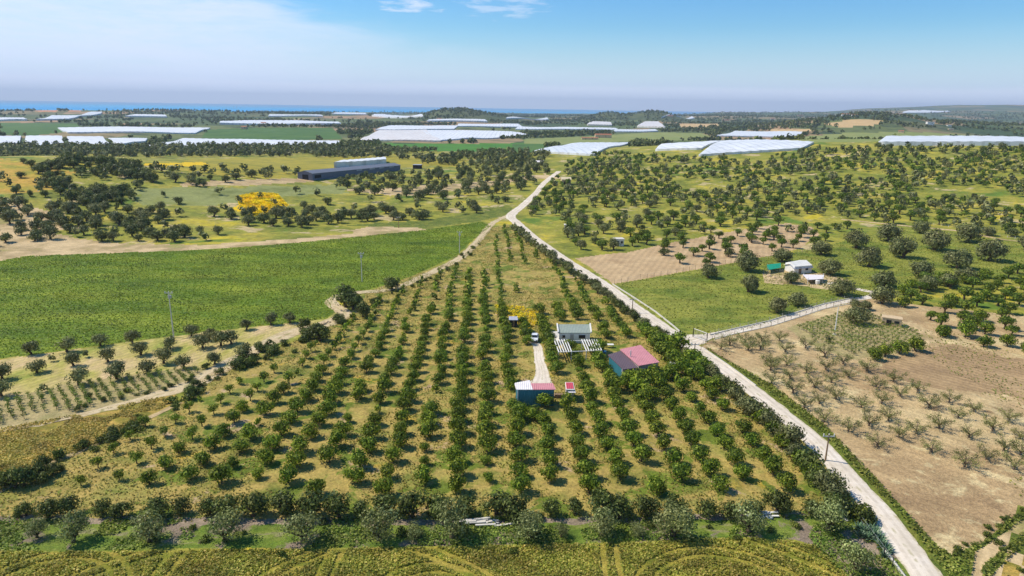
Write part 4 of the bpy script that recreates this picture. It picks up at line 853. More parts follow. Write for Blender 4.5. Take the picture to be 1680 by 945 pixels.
far = [(1527, 205, 9, 'tall white house rising from dark woods at upper right', 7, 0), (1560, 208, 8, 'low white house right of the tall white house', 4, 0), (1388, 190, 11, 'white house on the crest of the tan hill', 4, 1.5), (1403, 191, 8, 'smaller white house next to the crest house', 4, 1.5),
       (1268, 196, 7, 'white house left of the tan hill', 4, 1.5), (1313, 190, 9, 'pale house below the tan hill crest', 4, 1.5), (1478, 218, 7, 'cream house beside the pale field at right', 4, 1.2), (1190, 199, 10, 'pale house on the plain right of the twin hills', 5, 1.5),
       (721, 197, 7, 'white house at the foot of the wooded hill', 4, 1.5), (400, 212, 8, 'pale farmhouse above the far green field', 5, 1.5), (432, 205, 7, 'cream farmhouse on the rise behind the greenhouses', 5, 1.5), (1560, 214, 6, 'small cream cottage below the dark woods', 4, 0),
       (180, 181, 9, 'white house near the sea at far left', 5, 1.5), (655, 187, 10, 'white house among distant greenhouses', 5, 0), (1150, 214, 8, 'sandstone cottage by the striped field', 4, 1.2), (1100, 192, 8, 'pale house behind the right twin hill', 5, 1.5)]
for px, py, wp, lab, h, g in far: hut('distant_house', px, py, wp, 9, h, WHITE if 'white' in lab else STONE, TERRA if g else WHROOF, lab, 'house', rng.uniform(-.3, .3), .3, g, False, True)['group'] = 'distant houses on the plain'
# long dark barn with gable at its left end
a = at(513, 296.5)[:2]; b = at(657, 279.5)[:2]; dl = (b-a); Ln = np.linalg.norm(dl); ang = math.atan2(dl[1], dl[0]); e = empty('long_barn', (a[0], a[1], gz(*a)), ang)
tag(e, 'very long slate blue barn with dark walls across the meadow', 'barn'); dz = gz(*b)-gz(*a); hb = 4.3; dp = 11
mb = MB(); mb.add([(0, 0, -1), (Ln, 0, dz-1), (Ln, dp, dz-1), (0, dp, -1), (0, 0, hb), (Ln, 0, dz+hb*.9), (Ln, dp, dz+hb*.9), (0, dp, hb), (0, dp/2, hb+1.5), (Ln, dp/2, dz+hb*.9+1.5)], [(0, 3, 2, 1), (0, 1, 5, 4), (1, 2, 6, 9, 5), (2, 3, 7, 6), (3, 0, 4, 8, 7), (4, 5, 9, 8), (6, 7, 8, 9)]); mb.build('wall', SLATE, e)
mb = MB()
for y0, y1, z0, z1 in ((-.4, dp/2, hb, hb+1.6), (dp/2, dp+.4, hb+1.6, hb)):
    mb.prism([(-.5, y0, z0), (Ln+.5, y0, dz+z0-.52), (Ln+.5, y1, dz+z1-.52), (-.5, y1, z1)], [(-.5, y0, z0+.15), (Ln+.5, y0, dz+z0-.37), (Ln+.5, y1, dz+z1-.37), (-.5, y1, z1+.15)])
mb.build('roof', sheet_mat('barn roof', (118, 122, 132), 1.2), e)
MB().box(-.08, .02, 3, 7.5, -.5, 3.6).build('barn_door', DARK, e); MB().box(2.2, 9, -.1, .02, 1.2, 3.2).build('vent_opening', DARK, e)
for t in (.45, .6, .72, .85): MB().box(Ln*t, Ln*t+7, -.1, .02, dz*t+3.0, dz*t+4.2).build('vent_opening', GREYROOF, e)

# ------------------------------------------------------------------ greenhouses: multi-span plastic roofs
def plastic(name, a, b, pitch):
    m, nt, bs = newmat(name); g = N(nt, 'ShaderNodeNewGeometry')
    c = ramp(nt, noise(nt, g.outputs['Position'], 1/25, 5, .6), [(.35, a), (.65, b)])
    c = mixc(nt, MR(nt, noise(nt, g.outputs['Position'], 1/9, 4, .7), .5, .7, 0, .55), c, lin((178, 178, 172)))
    w = N(nt, 'ShaderNodeTexWave', wave_type='BANDS', bands_direction='X'); w.inputs['Scale'].default_value = .314/pitch; w.inputs['Distortion'].default_value = .6; L(nt, g.outputs['Position'], w.inputs[0])
    c = mixc(nt, MR(nt, w.outputs['Fac'], .72, .95, 0, .32), c, lin((160, 164, 164)))
    L(nt, c, bs.inputs['Base Color']); bs.inputs['Roughness'].default_value = .45; return m
PLA = plastic('white greenhouse plastic', (226, 226, 228), (240, 240, 240), 8); PLB = plastic('greyish greenhouse plastic', (214, 217, 220), (234, 235, 236), 8); PLW = plastic('cream greenhouse plastic', (226, 214, 204), (238, 232, 226), 8)
def greenhouse(q, span, h, mat, label, wallmat=None, group='plastic greenhouses on the plain'):
    """q: near-left, near-right, far-right, far-left photo corners; ridges run from near to far"""
    G = [at(a, b) for a, b in q]; o = sum(G)/4; e = empty('greenhouse', tuple(o)); tag(e, label, 'greenhouse', group)
    A, B, Cc, D = [g-o for g in G]; n = int(max(3, min(60, np.linalg.norm(B-A)/span))); m = 10
    V = []
    for j in range(m+1):
        for i in range(2*n+1):
            p = lerp(lerp(A, B, i/(2*n)), lerp(D, Cc, i/(2*n)), j/m); z = gz(p[0]+o[0], p[1]+o[1])-o[2]
            V.append((p[0], p[1], z+h+(span*.04 if i % 2 else 0)))
    V = np.array(V); zs = V[:, 2].reshape(m+1, -1); k = np.ones(7)/7
    w = 2*n+1; idx = np.arange(m)[:, None]*w+np.arange(w-1)[None, :]; F_ = np.stack([idx, idx+1, idx+w+1, idx+w], -1).reshape(-1, 4)
    link('roof', npmesh('roof', V, F_, mat), e)
    ring = list(range(w))+[j*w+w-1 for j in range(1, m+1)]+[m*w+i for i in range(w-2, -1, -1)]+[j*w for j in range(m-1, 0, -1)]
    T = V[ring]; Bt = T.copy(); Bt[:, 2] -= h+2.5; nn = len(ring); VV = np.concatenate([T-(0, 0, .02), Bt]); F2 = np.array([(i, (i+1) % nn, nn+(i+1) % nn, nn+i) for i in range(nn)])
    link('side_wall', npmesh('side_wall', VV, F2, wallmat or mat), e); return e
GH = [
 ([(-60, 243), (31, 241), (35, 225), (-40, 225)], 9, 2.0, PLA, 'square white greenhouse at the left edge, leftmost of the row of four'),
 ([(38, 242), (106, 240), (102, 225), (43, 225)], 9, 2.0, PLA, 'square white greenhouse, second of the left row of four'),
 ([(117, 241), (182, 240), (169, 226), (110, 226)], 9, 2.0, PLA, 'square white greenhouse, third of the left row of four'),
 ([(196, 240), (238, 234), (242, 229), (178, 229)], 9, 2.0, PLA, 'small white greenhouse at the right end of the row of four'),
 ([(236, 242), (548, 241), (566, 233), (300, 229)], 9, 2.0, PLA, 'long white greenhouse behind the wooded belt at left'),
 ([(112, 219), (320, 220), (345, 211), (95, 211)], 9, 2.0, PLA, 'wide white greenhouse behind the row of four'),
 ([(60, 198), (112, 197), (132, 191), (85, 191)], 12, 4, PLB, 'grey white greenhouse far left before the orange field'),
 ([(120, 193), (166, 188), (168, 185), (150, 185)], 12, 4, PLB, 'slanting grey greenhouse near the sea at left'),
 ([(205, 192), (274, 193), (272, 190), (222, 189)], 12, 4, PLA, 'thin white greenhouse strip left of the chimneys'),
 ([(360, 204), (560, 205), (556, 202), (362, 201)], 12, 4, PLA, 'thin white greenhouse strip above the far green field'),
 ([(440, 192), (530, 192), (528, 190), (442, 189)], 12, 4, PLB, 'thin pale greenhouse strip below the sea, centre left'),
 ([(545, 188), (602, 189), (600, 186), (548, 186)], 12, 4, PLA, 'small bright greenhouse strip left of the wooded hill'),
 ([(610, 191), (695, 192), (690, 189), (615, 188)], 12, 4, PLA, 'pale greenhouse strip at the foot of the wooded hill'),
 ([(590, 232), (724, 233), (700, 214), (622, 215)], 9, 2.0, PLW, 'big cream white greenhouse left of centre beyond the meadow'),
 ([(724, 232), (868, 222), (840, 217), (690, 215)], 9, 2.0, PLA, 'big white greenhouse joined to the right of the cream one'),
 ([(615, 214), (745, 213), (752, 207), (640, 207)], 10, 2.0, PLA, 'white greenhouse behind the big cream one'),
 ([(750, 208), (858, 209), (850, 204), (752, 204)], 11, 2.0, PLA, 'narrow white greenhouse right behind the big pair'),
 ([(845, 213), (1016, 214), (1010, 211), (850, 209)], 11, 2.0, PLA, 'thin white greenhouse strip beyond the centre fields'),
 ([(875, 250), (975, 256), (1050, 234), (945, 236)], 10, 1.7, PLB, 'pale striped greenhouse with long ridges right of centre'),
 ([(1075, 248), (1150, 246), (1190, 233), (1108, 236)], 9, 1.7, PLA, 'white greenhouse between striped one and the wide one'),
 ([(1146, 257), (1315, 246), (1335, 236), (1190, 233)], 9, 1.7, PLB, 'wide pale greenhouse behind the grove crest'),
 ([(1172, 224), (1300, 226), (1318, 218), (1205, 216)], 10, 2.0, PLB, 'grey greenhouse behind the wide pale one'),
 ([(1440, 239), (1760, 241), (1700, 231), (1500, 228)], 10, 3.2, PLB, 'long pale greenhouse behind the crest at the right edge'),
 ([(1045, 209), (1092, 210), (1080, 201), (1058, 201)], 12, 4, PLW, 'cream greenhouse below the twin hills'),
 ([(963, 206), (1004, 207), (1002, 202), (972, 201)], 12, 4, PLW, 'striped cream greenhouse left of the twin hills'),
 ([(1085, 194), (1140, 195), (1135, 192), (1090, 192)], 12, 4, PLA, 'thin greenhouse strip right of the twin hills'),
 ([(1480, 186), (1560, 184), (1555, 182), (1482, 184)], 14, 4, PLA, 'thin white strip greenhouse on the far right ridge'),
 ([(548, 275), (634, 269), (633, 265), (560, 271)], 8, 4.2, PLA, 'bright white greenhouse roof behind the long dark barn'),
 ([(1005, 217), (1080, 216), (1075, 213), (1010, 213)], 11, 2.0, PLB, 'small grey greenhouse below the cream one'),
 ([(-40, 198), (45, 198), (40, 195), (-30, 195)], 12, 4, PLA, 'thin white greenhouse at the far left edge'),
 ([(830, 196), (900, 197), (898, 194), (832, 194)], 12, 4, PLA, 'thin greenhouse strip between the two hills'),
 ([(700, 200), (800, 201), (796, 198), (704, 198)], 12, 4, PLA, 'thin greenhouse strip before the wooded hill'),
]
for q, sp_, h_, m_, lab in GH: greenhouse(q, sp_, h_, m_, lab)
# twin chimneys near the sea
for i, x in enumerate((384, 389)):
    p = at(x, 181); o = MB().tube([(0, 0, -5), (0, 0, 30), (0, 0, 48)], [3.2, 2.6, 2.4], 10).build('chimney_stack', CONC, loc=tuple(p)); tag(o, ('left' if i == 0 else 'right')+' one of two pale chimney stacks before the sea', 'chimney', 'chimney stacks')

# ------------------------------------------------------------------ poles, fences, gate
def pole(px, py, toppy, label, kind):
    p = at(px, py); dist = math.hypot(p[0], p[1], H-p[2]); h = (py-toppy)*dist/FPX/math.cos(math.asin((H-p[2])/dist)); e = empty('utility_pole', tuple(p)); tag(e, label, 'utility pole', 'poles along the fields')
    mt = {'pale': CONC, 'wood': WOOD, 'white': WHITE}[kind]; MB().tube([(0, 0, -.3), (0, 0, h)], [.15, .09], 8).build('pole', mt, e)
    if kind != 'white':
        MB().beam((-.9, 0, h-.35), (.9, 0, h-.35), .14).build('crossarm', METAL, e)
        for x in (-.8, 0, .8): MB().tube([(x, 0, h-.28), (x, 0, h+.02), (x, 0, h+.12)], [.06, .1, .04], 6).build('insulator', WHITE, e)
        if kind == 'pale': MB().box(-.35, .35, .1, .45, h-1.6, h-.9).build('transformer_box', METAL, e)
    else: MB().tube([(0, 0, 0), (0, 0, .15)], [.5, .45], 8).build('footing', CONC, e)
    return e
pole(285, 553, 487, 'tall pale concrete pole with crossarm at the near edge of the green field', 'pale'); pole(594, 462, 416, 'pale concrete pole standing inside the green field above the track bend', 'pale')
pole(754, 416, 380, 'pale pole at the upper end of the green field', 'pale'); pole(1369, 549, 508, 'slim white pole on a footing in the vineyard plot', 'white')
pole(1354, 756, 718, 'leaning dark wooden pole beside the near stretch of the white road', 'wood'); pole(1037, 513, 490, 'thin wooden pole on the road edge behind the houses', 'wood'); pole(1138, 592, 564, 'pale wooden pole by the gate junction', 'wood')
pole(654, 374, 356, 'small pole on the pale mound above the green field', 'wood'); pole(694, 274, 258, 'distant pole right of the long barn', 'wood')
def fence(pxs, label, spacing, ph, postmat, wires=True, kerb=None):
    P = [at(a, b) for a, b in pxs]; e = empty('fence' if wires else 'kerb_wall', tuple(P[0])); tag(e, label, 'fence' if wires else 'wall'); o = P[0]; n = 0
    for a, b in zip(P[:-1], P[1:]):
        a = a-o; b = b-o; Ls = np.linalg.norm(b-a)
        if wires:
            for k in range(int(Ls/spacing)):
                if n > 98: break
                p = lerp(a, b, k*spacing/Ls); MB().beam((p[0], p[1], p[2]-.2), (p[0]+rng.uniform(-.05, .05), p[1], p[2]+ph*rng.uniform(.9, 1.08)), .08).build('post', postmat, e); n += 1
            for hh in (.5, .9): MB().beam(a+(0, 0, ph*hh), b+(0, 0, ph*hh), .02).build('wire', METAL, e)
        if kerb: MB().beam(a+(0, 0, kerb/2-.1), b+(0, 0, kerb/2-.1), .2, kerb*.6+.2).build('kerb', CONC, e)
fence([(1008, 468), (1050, 459), (1110, 449), (1180, 436), (1225, 428)], 'post and wire fence between the brown plot and the pasture', 3.0, 1.7, WOOD)
fence([(1165, 550), (1200, 541), (1262, 527), (1310, 512), (1352, 499), (1400, 489)], 'fence with pale kerb on the pasture side of the driveway', 3.0, 1.1, WALLG, True, .3)
fence([(1172, 557), (1205, 548), (1265, 535), (1312, 520), (1355, 506), (1420, 494)], 'fence with pale kerb on the field side of the driveway', 3.0, 1.1, WOOD, True, .15)
fence([(1005, 467), (1040, 489), (1075, 512), (1105, 536), (1120, 549)], 'low pale kerb wall along the pasture side of the road', 3, 1, CONC, False, .45)
fence([(1152, 571), (1165, 580), (1190, 597), (1215, 615), (1240, 634)], 'low pale kerb wall along the ploughed field below the gate', 3, 1, CONC, False, .35)
fence([(1150, 574), (1157, 566), (1168, 561), (1182, 565)], 'short curved post fence at the field corner by the gate', 1.6, 1.5, WOOD)
fence([(1448, 900), (1466, 924), (1486, 950), (1520, 1000)], 'thick pale wall strip beside the road at the bottom edge', 3, 1, CONC, False, .35)
fence([(1398, 842), (1426, 880), (1450, 912), (1480, 955)], 'dark wire fence along the near left edge of the road', 2.2, 1.3, DARK)
fence([(1520, 368), (1580, 376), (1640, 388), (1690, 397)], 'white rail fence beside the track above the pasture', 3.0, 1.1, WHITE)
fence([(1340, 412), (1290, 421), (1250, 428)], 'short wire fence on the upper edge of the pasture', 3.0, 1.5, WOOD)
p = at(1137, 553); q = at(1153, 559); e = empty('gate', tuple(p)); tag(e, 'tall white framed mesh gate at the driveway entrance', 'gate'); a = np.zeros(3); b = q-p
b = b/np.linalg.norm(b)*4.2
for s in (a, b): MB().beam(s-(0, 0, .2), s+(0, 0, 2.3), .16).build('post', DARK, e)
for h_ in (.3, 2.15): MB().beam(a+(0, 0, h_), b+(0, 0, h_), .1).build('rail', WHITE, e)
for k in range(1, 10): MB().beam(lerp(a, b, k/10)+(0, 0, .3), lerp(a, b, k/10)+(0, 0, 2.15), .05).build('bar', METAL, e)
# ------------------------------------------------------------------ parked car
p = at(877, 558.5); e = empty('parked_car', tuple(p+np.array((0, 0, .04))), R(-6)); tag(e, 'white parked car at the top of the path in the grove', 'car')
PAINT = pmat('white car paint', (226, 228, 232), .3, .02, 1, spec=.5); TYRE = pmat('tyre rubber', (30, 30, 30), .9)
prof = [(-2.0, .35), (-2.02, .75), (-1.9, .95), (-1.2, 1.0), (1.15, .98), (1.9, .85), (2.02, .6), (2.0, .35)]     # y, z ; nose towards the viewer (-y)
def loft(prof, w, name, mat, parent, tw=None, sub=2):
    mb = MB(); n = len(prof); ws = [-w, -w*.94, w*.94, w]; ins = [.94, 1, 1, .94]; V = []
    for x, k in zip(ws, ins):
        cy = sum(a for a, b in prof)/n; cz = sum(b for a, b in prof)/n
        for i, (y, z_) in enumerate(prof): V.append((x*(tw[i] if tw else 1), cy+(y-cy)*k, cz+(z_-cz)*k))
    fs = [(j*n+i, j*n+(i+1) % n, (j+1)*n+(i+1) % n, (j+1)*n+i) for j in range(3) for i in range(n)]+[tuple(range(n))[::-1], tuple(3*n+i for i in range(n))]
    mb.add(V, fs); o = mb.build(name, mat, parent, smooth=False); return o
loft([(-2.02, .32), (-2.05, .62), (-1.85, .84), (-.95, .98), (1.7, 1.02), (1.98, .9), (2.02, .34)], .86, 'body', PAINT, e)
cab = loft([(-1.0, .96), (-.3, 1.42), (1.1, 1.45), (1.75, 1.0)], .76, 'cabin', PAINT, e, [1, .84, .84, 1])
MB().add([(-.68, -.985, 1.02), (.68, -.985, 1.02), (.58, -.36, 1.405), (-.58, -.36, 1.405)], [(0, 1, 2, 3)]).build('windscreen', GLASS, e)
MB().add([(.66, 1.72, 1.06), (-.66, 1.72, 1.06), (-.57, 1.2, 1.42), (.57, 1.2, 1.42)], [(0, 1, 2, 3)]).build('rear_window', GLASS, e)
for s in (-1, 1):
    MB().add([(s*.775, -.75, 1.04), (s*.775, 1.4, 1.04), (s*.665, 1.0, 1.38), (s*.665, -.32, 1.38)], [(0, 1, 2, 3) if s > 0 else (3, 2, 1, 0)]).build('side_window', GLASS, e)
    MB().box(s*.6-.16, s*.6+.16, -2.08, -2.0, .6, .74).build('headlight', GLASS, e)
    for y in (-1.3, 1.3):
        wh = MB().tube([(s*.72, y, .31), (s*.9, y, .31)], [.31, .31], 14).build('wheel', TYRE, e); MB().tube([(s*.9, y, .31), (s*.915, y, .31)], [.18, .18], 10).build('rim', METAL, wh)
MB().box(-.8, .8, -2.1, -2.0, .34, .5).build('bumper', DARK, e)
# plank heaps, rubble and a trough on the bank in front of the grove
def heap(px, py, n, ln, mat, label, ang=0.1):
    p = at(px, py); e = empty('plank_heap', tuple(p)); tag(e, label, 'plank heap', 'heaps of pale planks on the bank')
    for i in range(n):
        t = ang+rng.uniform(-.18, .18); c = np.array((rng.uniform(-1.2, 1.2), rng.uniform(-.6, .6), .08+.05*i)); d = np.array((math.cos(t), math.sin(t), 0))*ln*rng.uniform(.35, .55)
        MB().beam(c-d, c+d, .3, .08).build('plank', mat, e)
heap(776, 858, 9, 4, CONC, 'heap of long pale planks on the bank left of centre'); heap(812, 860, 5, 3, CONC, 'smaller scatter of pale planks right of the long heap'); heap(1252, 846, 7, 4, WHITE, 'heap of white boards under the hedge at right', .0); heap(1368, 848, 4, 4, CONC, 'few pale poles leaning beyond the right olive tree', -.9)
def rock(px, py, s, label):
    p = at(px, py); mb = MB(); bm_v = []; n = 7
    V = []; 
    for j, (rr, zz) in enumerate(((.6, 0), (1, .25), (.8, .6), (.3, .8))):
        for k in range(n): t = 2*math.pi*k/n; q_ = rr*rng.uniform(.8, 1.2)*s; V.append((q_*math.cos(t), q_*math.sin(t), zz*s*rng.uniform(.9, 1.1)-.1))
    F_ = [(j*n+k, j*n+(k+1) % n, (j+1)*n+(k+1) % n, (j+1)*n+k) for j in range(3) for k in range(n)]+[tuple(3*n+k for k in range(n))]
    o = mb.add(V, F_).build('boulder', STONE, loc=tuple(p)); tag(o, label, 'boulder', 'pale boulders')
for i, (a, b, s) in enumerate([(1262, 453, .8), (1270, 456, .7), (1280, 459, .6), (538, 529, .7), (530, 532, .8), (545, 524, .5), (1440, 523, .6), (1495, 541, .7)]):
    rock(a, b, s, ['pale boulder left of the gabled cottage, farthest of three', 'pale boulder left of the gabled cottage, middle of three', 'pale boulder left of the gabled cottage, nearest of three', 'pale boulder at the track bend, middle one', 'pale boulder at the track bend, left one', 'pale boulder at the track bend, right one', 'pale boulder left of the stone shelter', 'pale boulder right of the stone shelter'][i])

# water tanks, a stack of firewood and a table in the yards
def tank(px, py, r_, h, mat, label):
    p = at(px, py); e = empty('water_tank', tuple(p)); tag(e, label, 'water tank'); mb = MB().tube([(0, 0, -.05), (0, 0, h*.85), (0, 0, h*.97)], [r_, r_, r_*.55], 18); mb.build('tank', mat, e); MB().tube([(0, 0, h*.96), (0, 0, h*1.03)], [r_*.3, r_*.3], 12).build('lid', DARK, e)
    for z_ in (.3, .6): MB().tube([(0, 0, h*z_), (0, 0, h*z_+.05)], [r_*1.03, r_*1.03], 18).build('rib', mat, e)
tank(1102, 606, .8, 1.6, WHITE, 'white round water tank right of the pink roofed house'); tank(990, 583, .6, 1.2, pmat('blue plastic', (52, 110, 150), .5, .05), 'small blue water tank left of the dark roofed wing'); tank(1341, 466, .7, 1.3, WHITE, 'white water tank in front of the patio canopy')
p = at(1000, 570); e = empty('garden_table', tuple(p)); tag(e, 'small white table standing on the grass beside the pergola end', 'table'); MB().box(-.9, .9, -.5, .5, .7, .76).build('table_top', WHITE, e)
for x in (-.8, .8):
    for y in (-.4, .4): MB().beam((x, y, 0), (x, y, .7), .07).build('leg', WOOD, e)
p = at(918, 652); e = empty('firewood_stack', tuple(p)); tag(e, 'low stack of cut logs beside the teal shed', 'firewood')
for j in range(3):
    for i in range(8-j): MB().tube([(-1.1+i*.28+j*.14, -.4, .12+j*.24), (-1.1+i*.28+j*.14, .4, .12+j*.24)], [.13, .13], 8).build('log', WOOD, e)

# ------------------------------------------------------------------ shrubs, agaves, vines
def shrub_line(pxs, n, rr, kinds, where, spread=1.2):
    P = [at(a, b)[:2] for a, b in pxs]; cumL = np.concatenate([[0], np.cumsum([np.linalg.norm(b-a) for a, b in zip(P[:-1], P[1:])])]); items = []
    for i in range(n):
        s = cumL[-1]*(i+rng.uniform(.1, .9))/n; k = min(int(np.searchsorted(cumL, s))-1, len(P)-2); k = max(k, 0); q = lerp(P[k], P[k+1], (s-cumL[k])/(cumL[k+1]-cumL[k]))+rng.normal(0, spread, 2); items.append(q)
    for i, q in enumerate(items):
        z_ = gz(*q); k = kinds[int(rng.integers(len(kinds)))]; v = int(rng.integers(len(VAR[k]))); r = rng.uniform(*rr)
        o = link('shrub', VAR[k][v][1], None, (q[0], q[1], z_-.1*r), rng.uniform(0, 6.28), (r, r*rng.uniform(.8, 1.2), r*rng.uniform(.75, 1.1)))
        tag(o, f'{where}, {nth(i)} from its left end', 'shrub', where.replace('shrub', 'shrubs'))
shrub_line([(70, 778), (130, 742), (190, 712), (285, 664), (345, 620)], 24, (.8, 1.7), ['bush', 'bush', 'carob'], 'low dark shrub lining the terrace path', 1.3)
shrub_line([(345, 618), (390, 600), (440, 580), (500, 555), (560, 528)], 30, (.9, 2.0), ['bush', 'carob', 'bush'], 'green shrub on the bank under the dirt track', 2.2)
shrub_line([(600, 500), (640, 486), (700, 462), (740, 440), (790, 400)], 20, (.6, 1.3), ['bush', 'bush', 'carob'], 'small shrub between the dirt track and the grove', 1.0)
shrub_line([(600, 485), (620, 495), (650, 492), (605, 505)], 10, (.8, 1.4), ['bush'], 'leafy shrub near the track bend', 1.8)
shrub_line([(10, 870), (400, 880), (800, 878), (1200, 866), (1330, 868)], 30, (.4, 1.0), ['bush'], 'low weed shrub in the strip between the silvery olives', 2.0)
shrub_line([(100, 668), (200, 655), (300, 632), (360, 612)], 14, (.5, 1.1), ['bush', 'carob'], 'scrubby shrub above the golden grass', 1.5)
shrub_line([(1395, 842), (1412, 852), (1425, 862)], 5, (1.3, 1.9), ['bush'], 'bright yellow green shrub at the road corner', .8)
shrub_line([(1570, 915), (1600, 900), (1640, 872), (1690, 838), (1730, 808)], 20, (.5, .85), ['bush'], 'shrub of the field corner hedge', .6)
shrub_line([(1612, 945), (1650, 908), (1690, 878), (1740, 835)], 12, (.35, .6), ['bush'], 'shrub in the first planted row past the corner hedge', .3)
shrub_line([(1640, 985), (1670, 945), (1700, 915), (1750, 870)], 10, (.35, .6), ['bush'], 'shrub in the second planted row past the corner hedge', .3)
# agaves by the road
AG = leafmat('agave leaves', (64, 92, 62), (98, 126, 92), (132, 150, 118), .05, 3)
def agave_mesh(seed):
    rg = np.random.default_rng(seed); mb = MB()
    for k in range(22):
        t = k*2.4; el_ = .35+.9*(k/22)+rg.uniform(-.1, .1); ln = rg.uniform(.8, 1.15); d = np.array((math.cos(t)*math.cos(el_), math.sin(t)*math.cos(el_), math.sin(el_))); w = np.array((-math.sin(t), math.cos(t), 0))*.085; u = np.cross(w, d); u = u/np.linalg.norm(u)*.035
        a = d*.05; m = d*ln*.5+(0, 0, -.02); tp = d*ln-(0, 0, .1*math.cos(el_))
        mb.add([a-w, a+w, m+w*1.1, tp, m-w*1.1, m-u], [(0, 1, 2, 4), (4, 2, 3), (1, 0, 5), (0, 4, 5), (2, 1, 5), (4, 3, 5), (3, 2, 5)])
    return mb.mesh('agave', AG)
AGM = [agave_mesh(i) for i in range(3)]
for i, (a, b, s) in enumerate([(1408, 868, 1.2), (1418, 874, 1.5), (1428, 870, 1.3), (1432, 881, 1.6), (1441, 887, 1.4), (1424, 884, 1.3), (1437, 875, 1.2), (1446, 896, 1.5), (1455, 905, 1.2), (1412, 880, 1.1), (1450, 914, 1.0)]):
    p = at(a, b); o = link('agave', AGM[i % 3], None, tuple(p), i*1.1, s); tag(o, f'spiky grey green agave beside the road, {nth(i)} in the clump counted downhill', 'agave', 'agaves beside the road')
VL = leafmat('vine leaves', (82, 104, 36), (112, 134, 48), (150, 160, 72), .3, 4)
def vine_mesh(seed):
    rg = np.random.default_rng(seed); mb = MB(); mb.tube([(0, 0, -.1), (.03, 0, .4), (0, .03, .75)], [.06, .045, .035], 5); mb.tube([(0, 0, .7), (.25, .05, .85)], [.03, .015], 4); mb.tube([(0, 0, .7), (-.25, 0, .85)], [.03, .015], 4)
    me = mb.mesh('vine', WOOD); P = rg.normal(0, 1, (60, 3))*(.26, .22, .16)+(0, 0, .85); V, F_ = quads(P, rg.normal(0, 1, P.shape)+np.array((0, 0, .7)), .19, rg); nb = len(mb.v)
    me2 = bpy.data.meshes.new('vine'); me2.from_pydata(mb.v+[tuple(v) for v in V], [], mb.f+[tuple(int(nb+i) for i in f) for f in F_]); me2.materials.append(WOOD); me2.materials.append(VL)
    for pl in me2.polygons: pl.material_index = 1 if pl.index >= len(mb.f) else 0
    return me2, (V, F_)
VM = [vine_mesh(i) for i in range(4)]
vines = []
def vineyard(poly, dirpx, sr, sa, where):
    P = np.array([at(a, b)[:2] for a, b in poly]); a = at(*dirpx[0])[:2]; b = at(*dirpx[1])[:2]; d = (b-a)/np.linalg.norm(b-a); n = np.array([d[1], -d[0]]); c = P.mean(0); k = 0
    for i in range(-60, 61):
        row = []
        for j in range(-80, 81):
            q = c+n*i*sr+d*j*sa+rng.normal(0, .12, 2); px, py = project(q[0], q[1], 0.)
            if inpoly(px, py, poly) and rng.random() > .06: row.append((q[0], q[1], float(px), float(py)))
        if row:
            row.sort(key=lambda t: -t[3])
            for m, t in enumerate(row): vines.append((t[0], t[1], where, k, m))
            k += 1
vineyard([(-100, 706), (0, 660), (120, 633), (300, 606), (335, 610), (300, 632), (150, 668), (0, 696), (-100, 728)], [(107, 642), (117, 662)], 1.6, 1.15, 'left vineyard strip')
vineyard([(1300, 540), (1375, 518), (1430, 519), (1495, 540), (1512, 556), (1500, 566), (1445, 580), (1400, 585), (1335, 562)], [(1340, 530), (1440, 582)], 1.9, 1.35, 'right vineyard plot')
vis = sorted([v for v in vines if inframe(v[0], v[1], 0., 5)], key=lambda v: math.hypot(v[0], v[1])); ind = vis[:300]; rest = vis[300:]+[v for v in vines if not inframe(v[0], v[1], 0., 5)]
for x, y, wh, k, m in ind:
    o = link('vine', VM[int(rng.integers(4))][0], None, (x, y, gz(x, y)), rng.uniform(0, 6.28), rng.uniform(.8, 1.15)); tag(o, f'low vine in the {wh}, {nth(k)} row from left, {nth(m)} from front', 'vine', 'vines in the vineyards')
Vs = []; Fs = []; bb = 0
for x, y, wh, k, m in rest:
    V, F_ = VM[int(rng.integers(4))][1]; Vs.append(V+(x, y, gz(x, y))); Fs.append(F_+bb); bb += len(V)
if Vs: tag(link('vine_rows', npmesh('vine_rows', np.concatenate(Vs), np.concatenate(Fs), VL)), 'remaining low green vines of the vineyard plots', 'vines', kind='stuff')

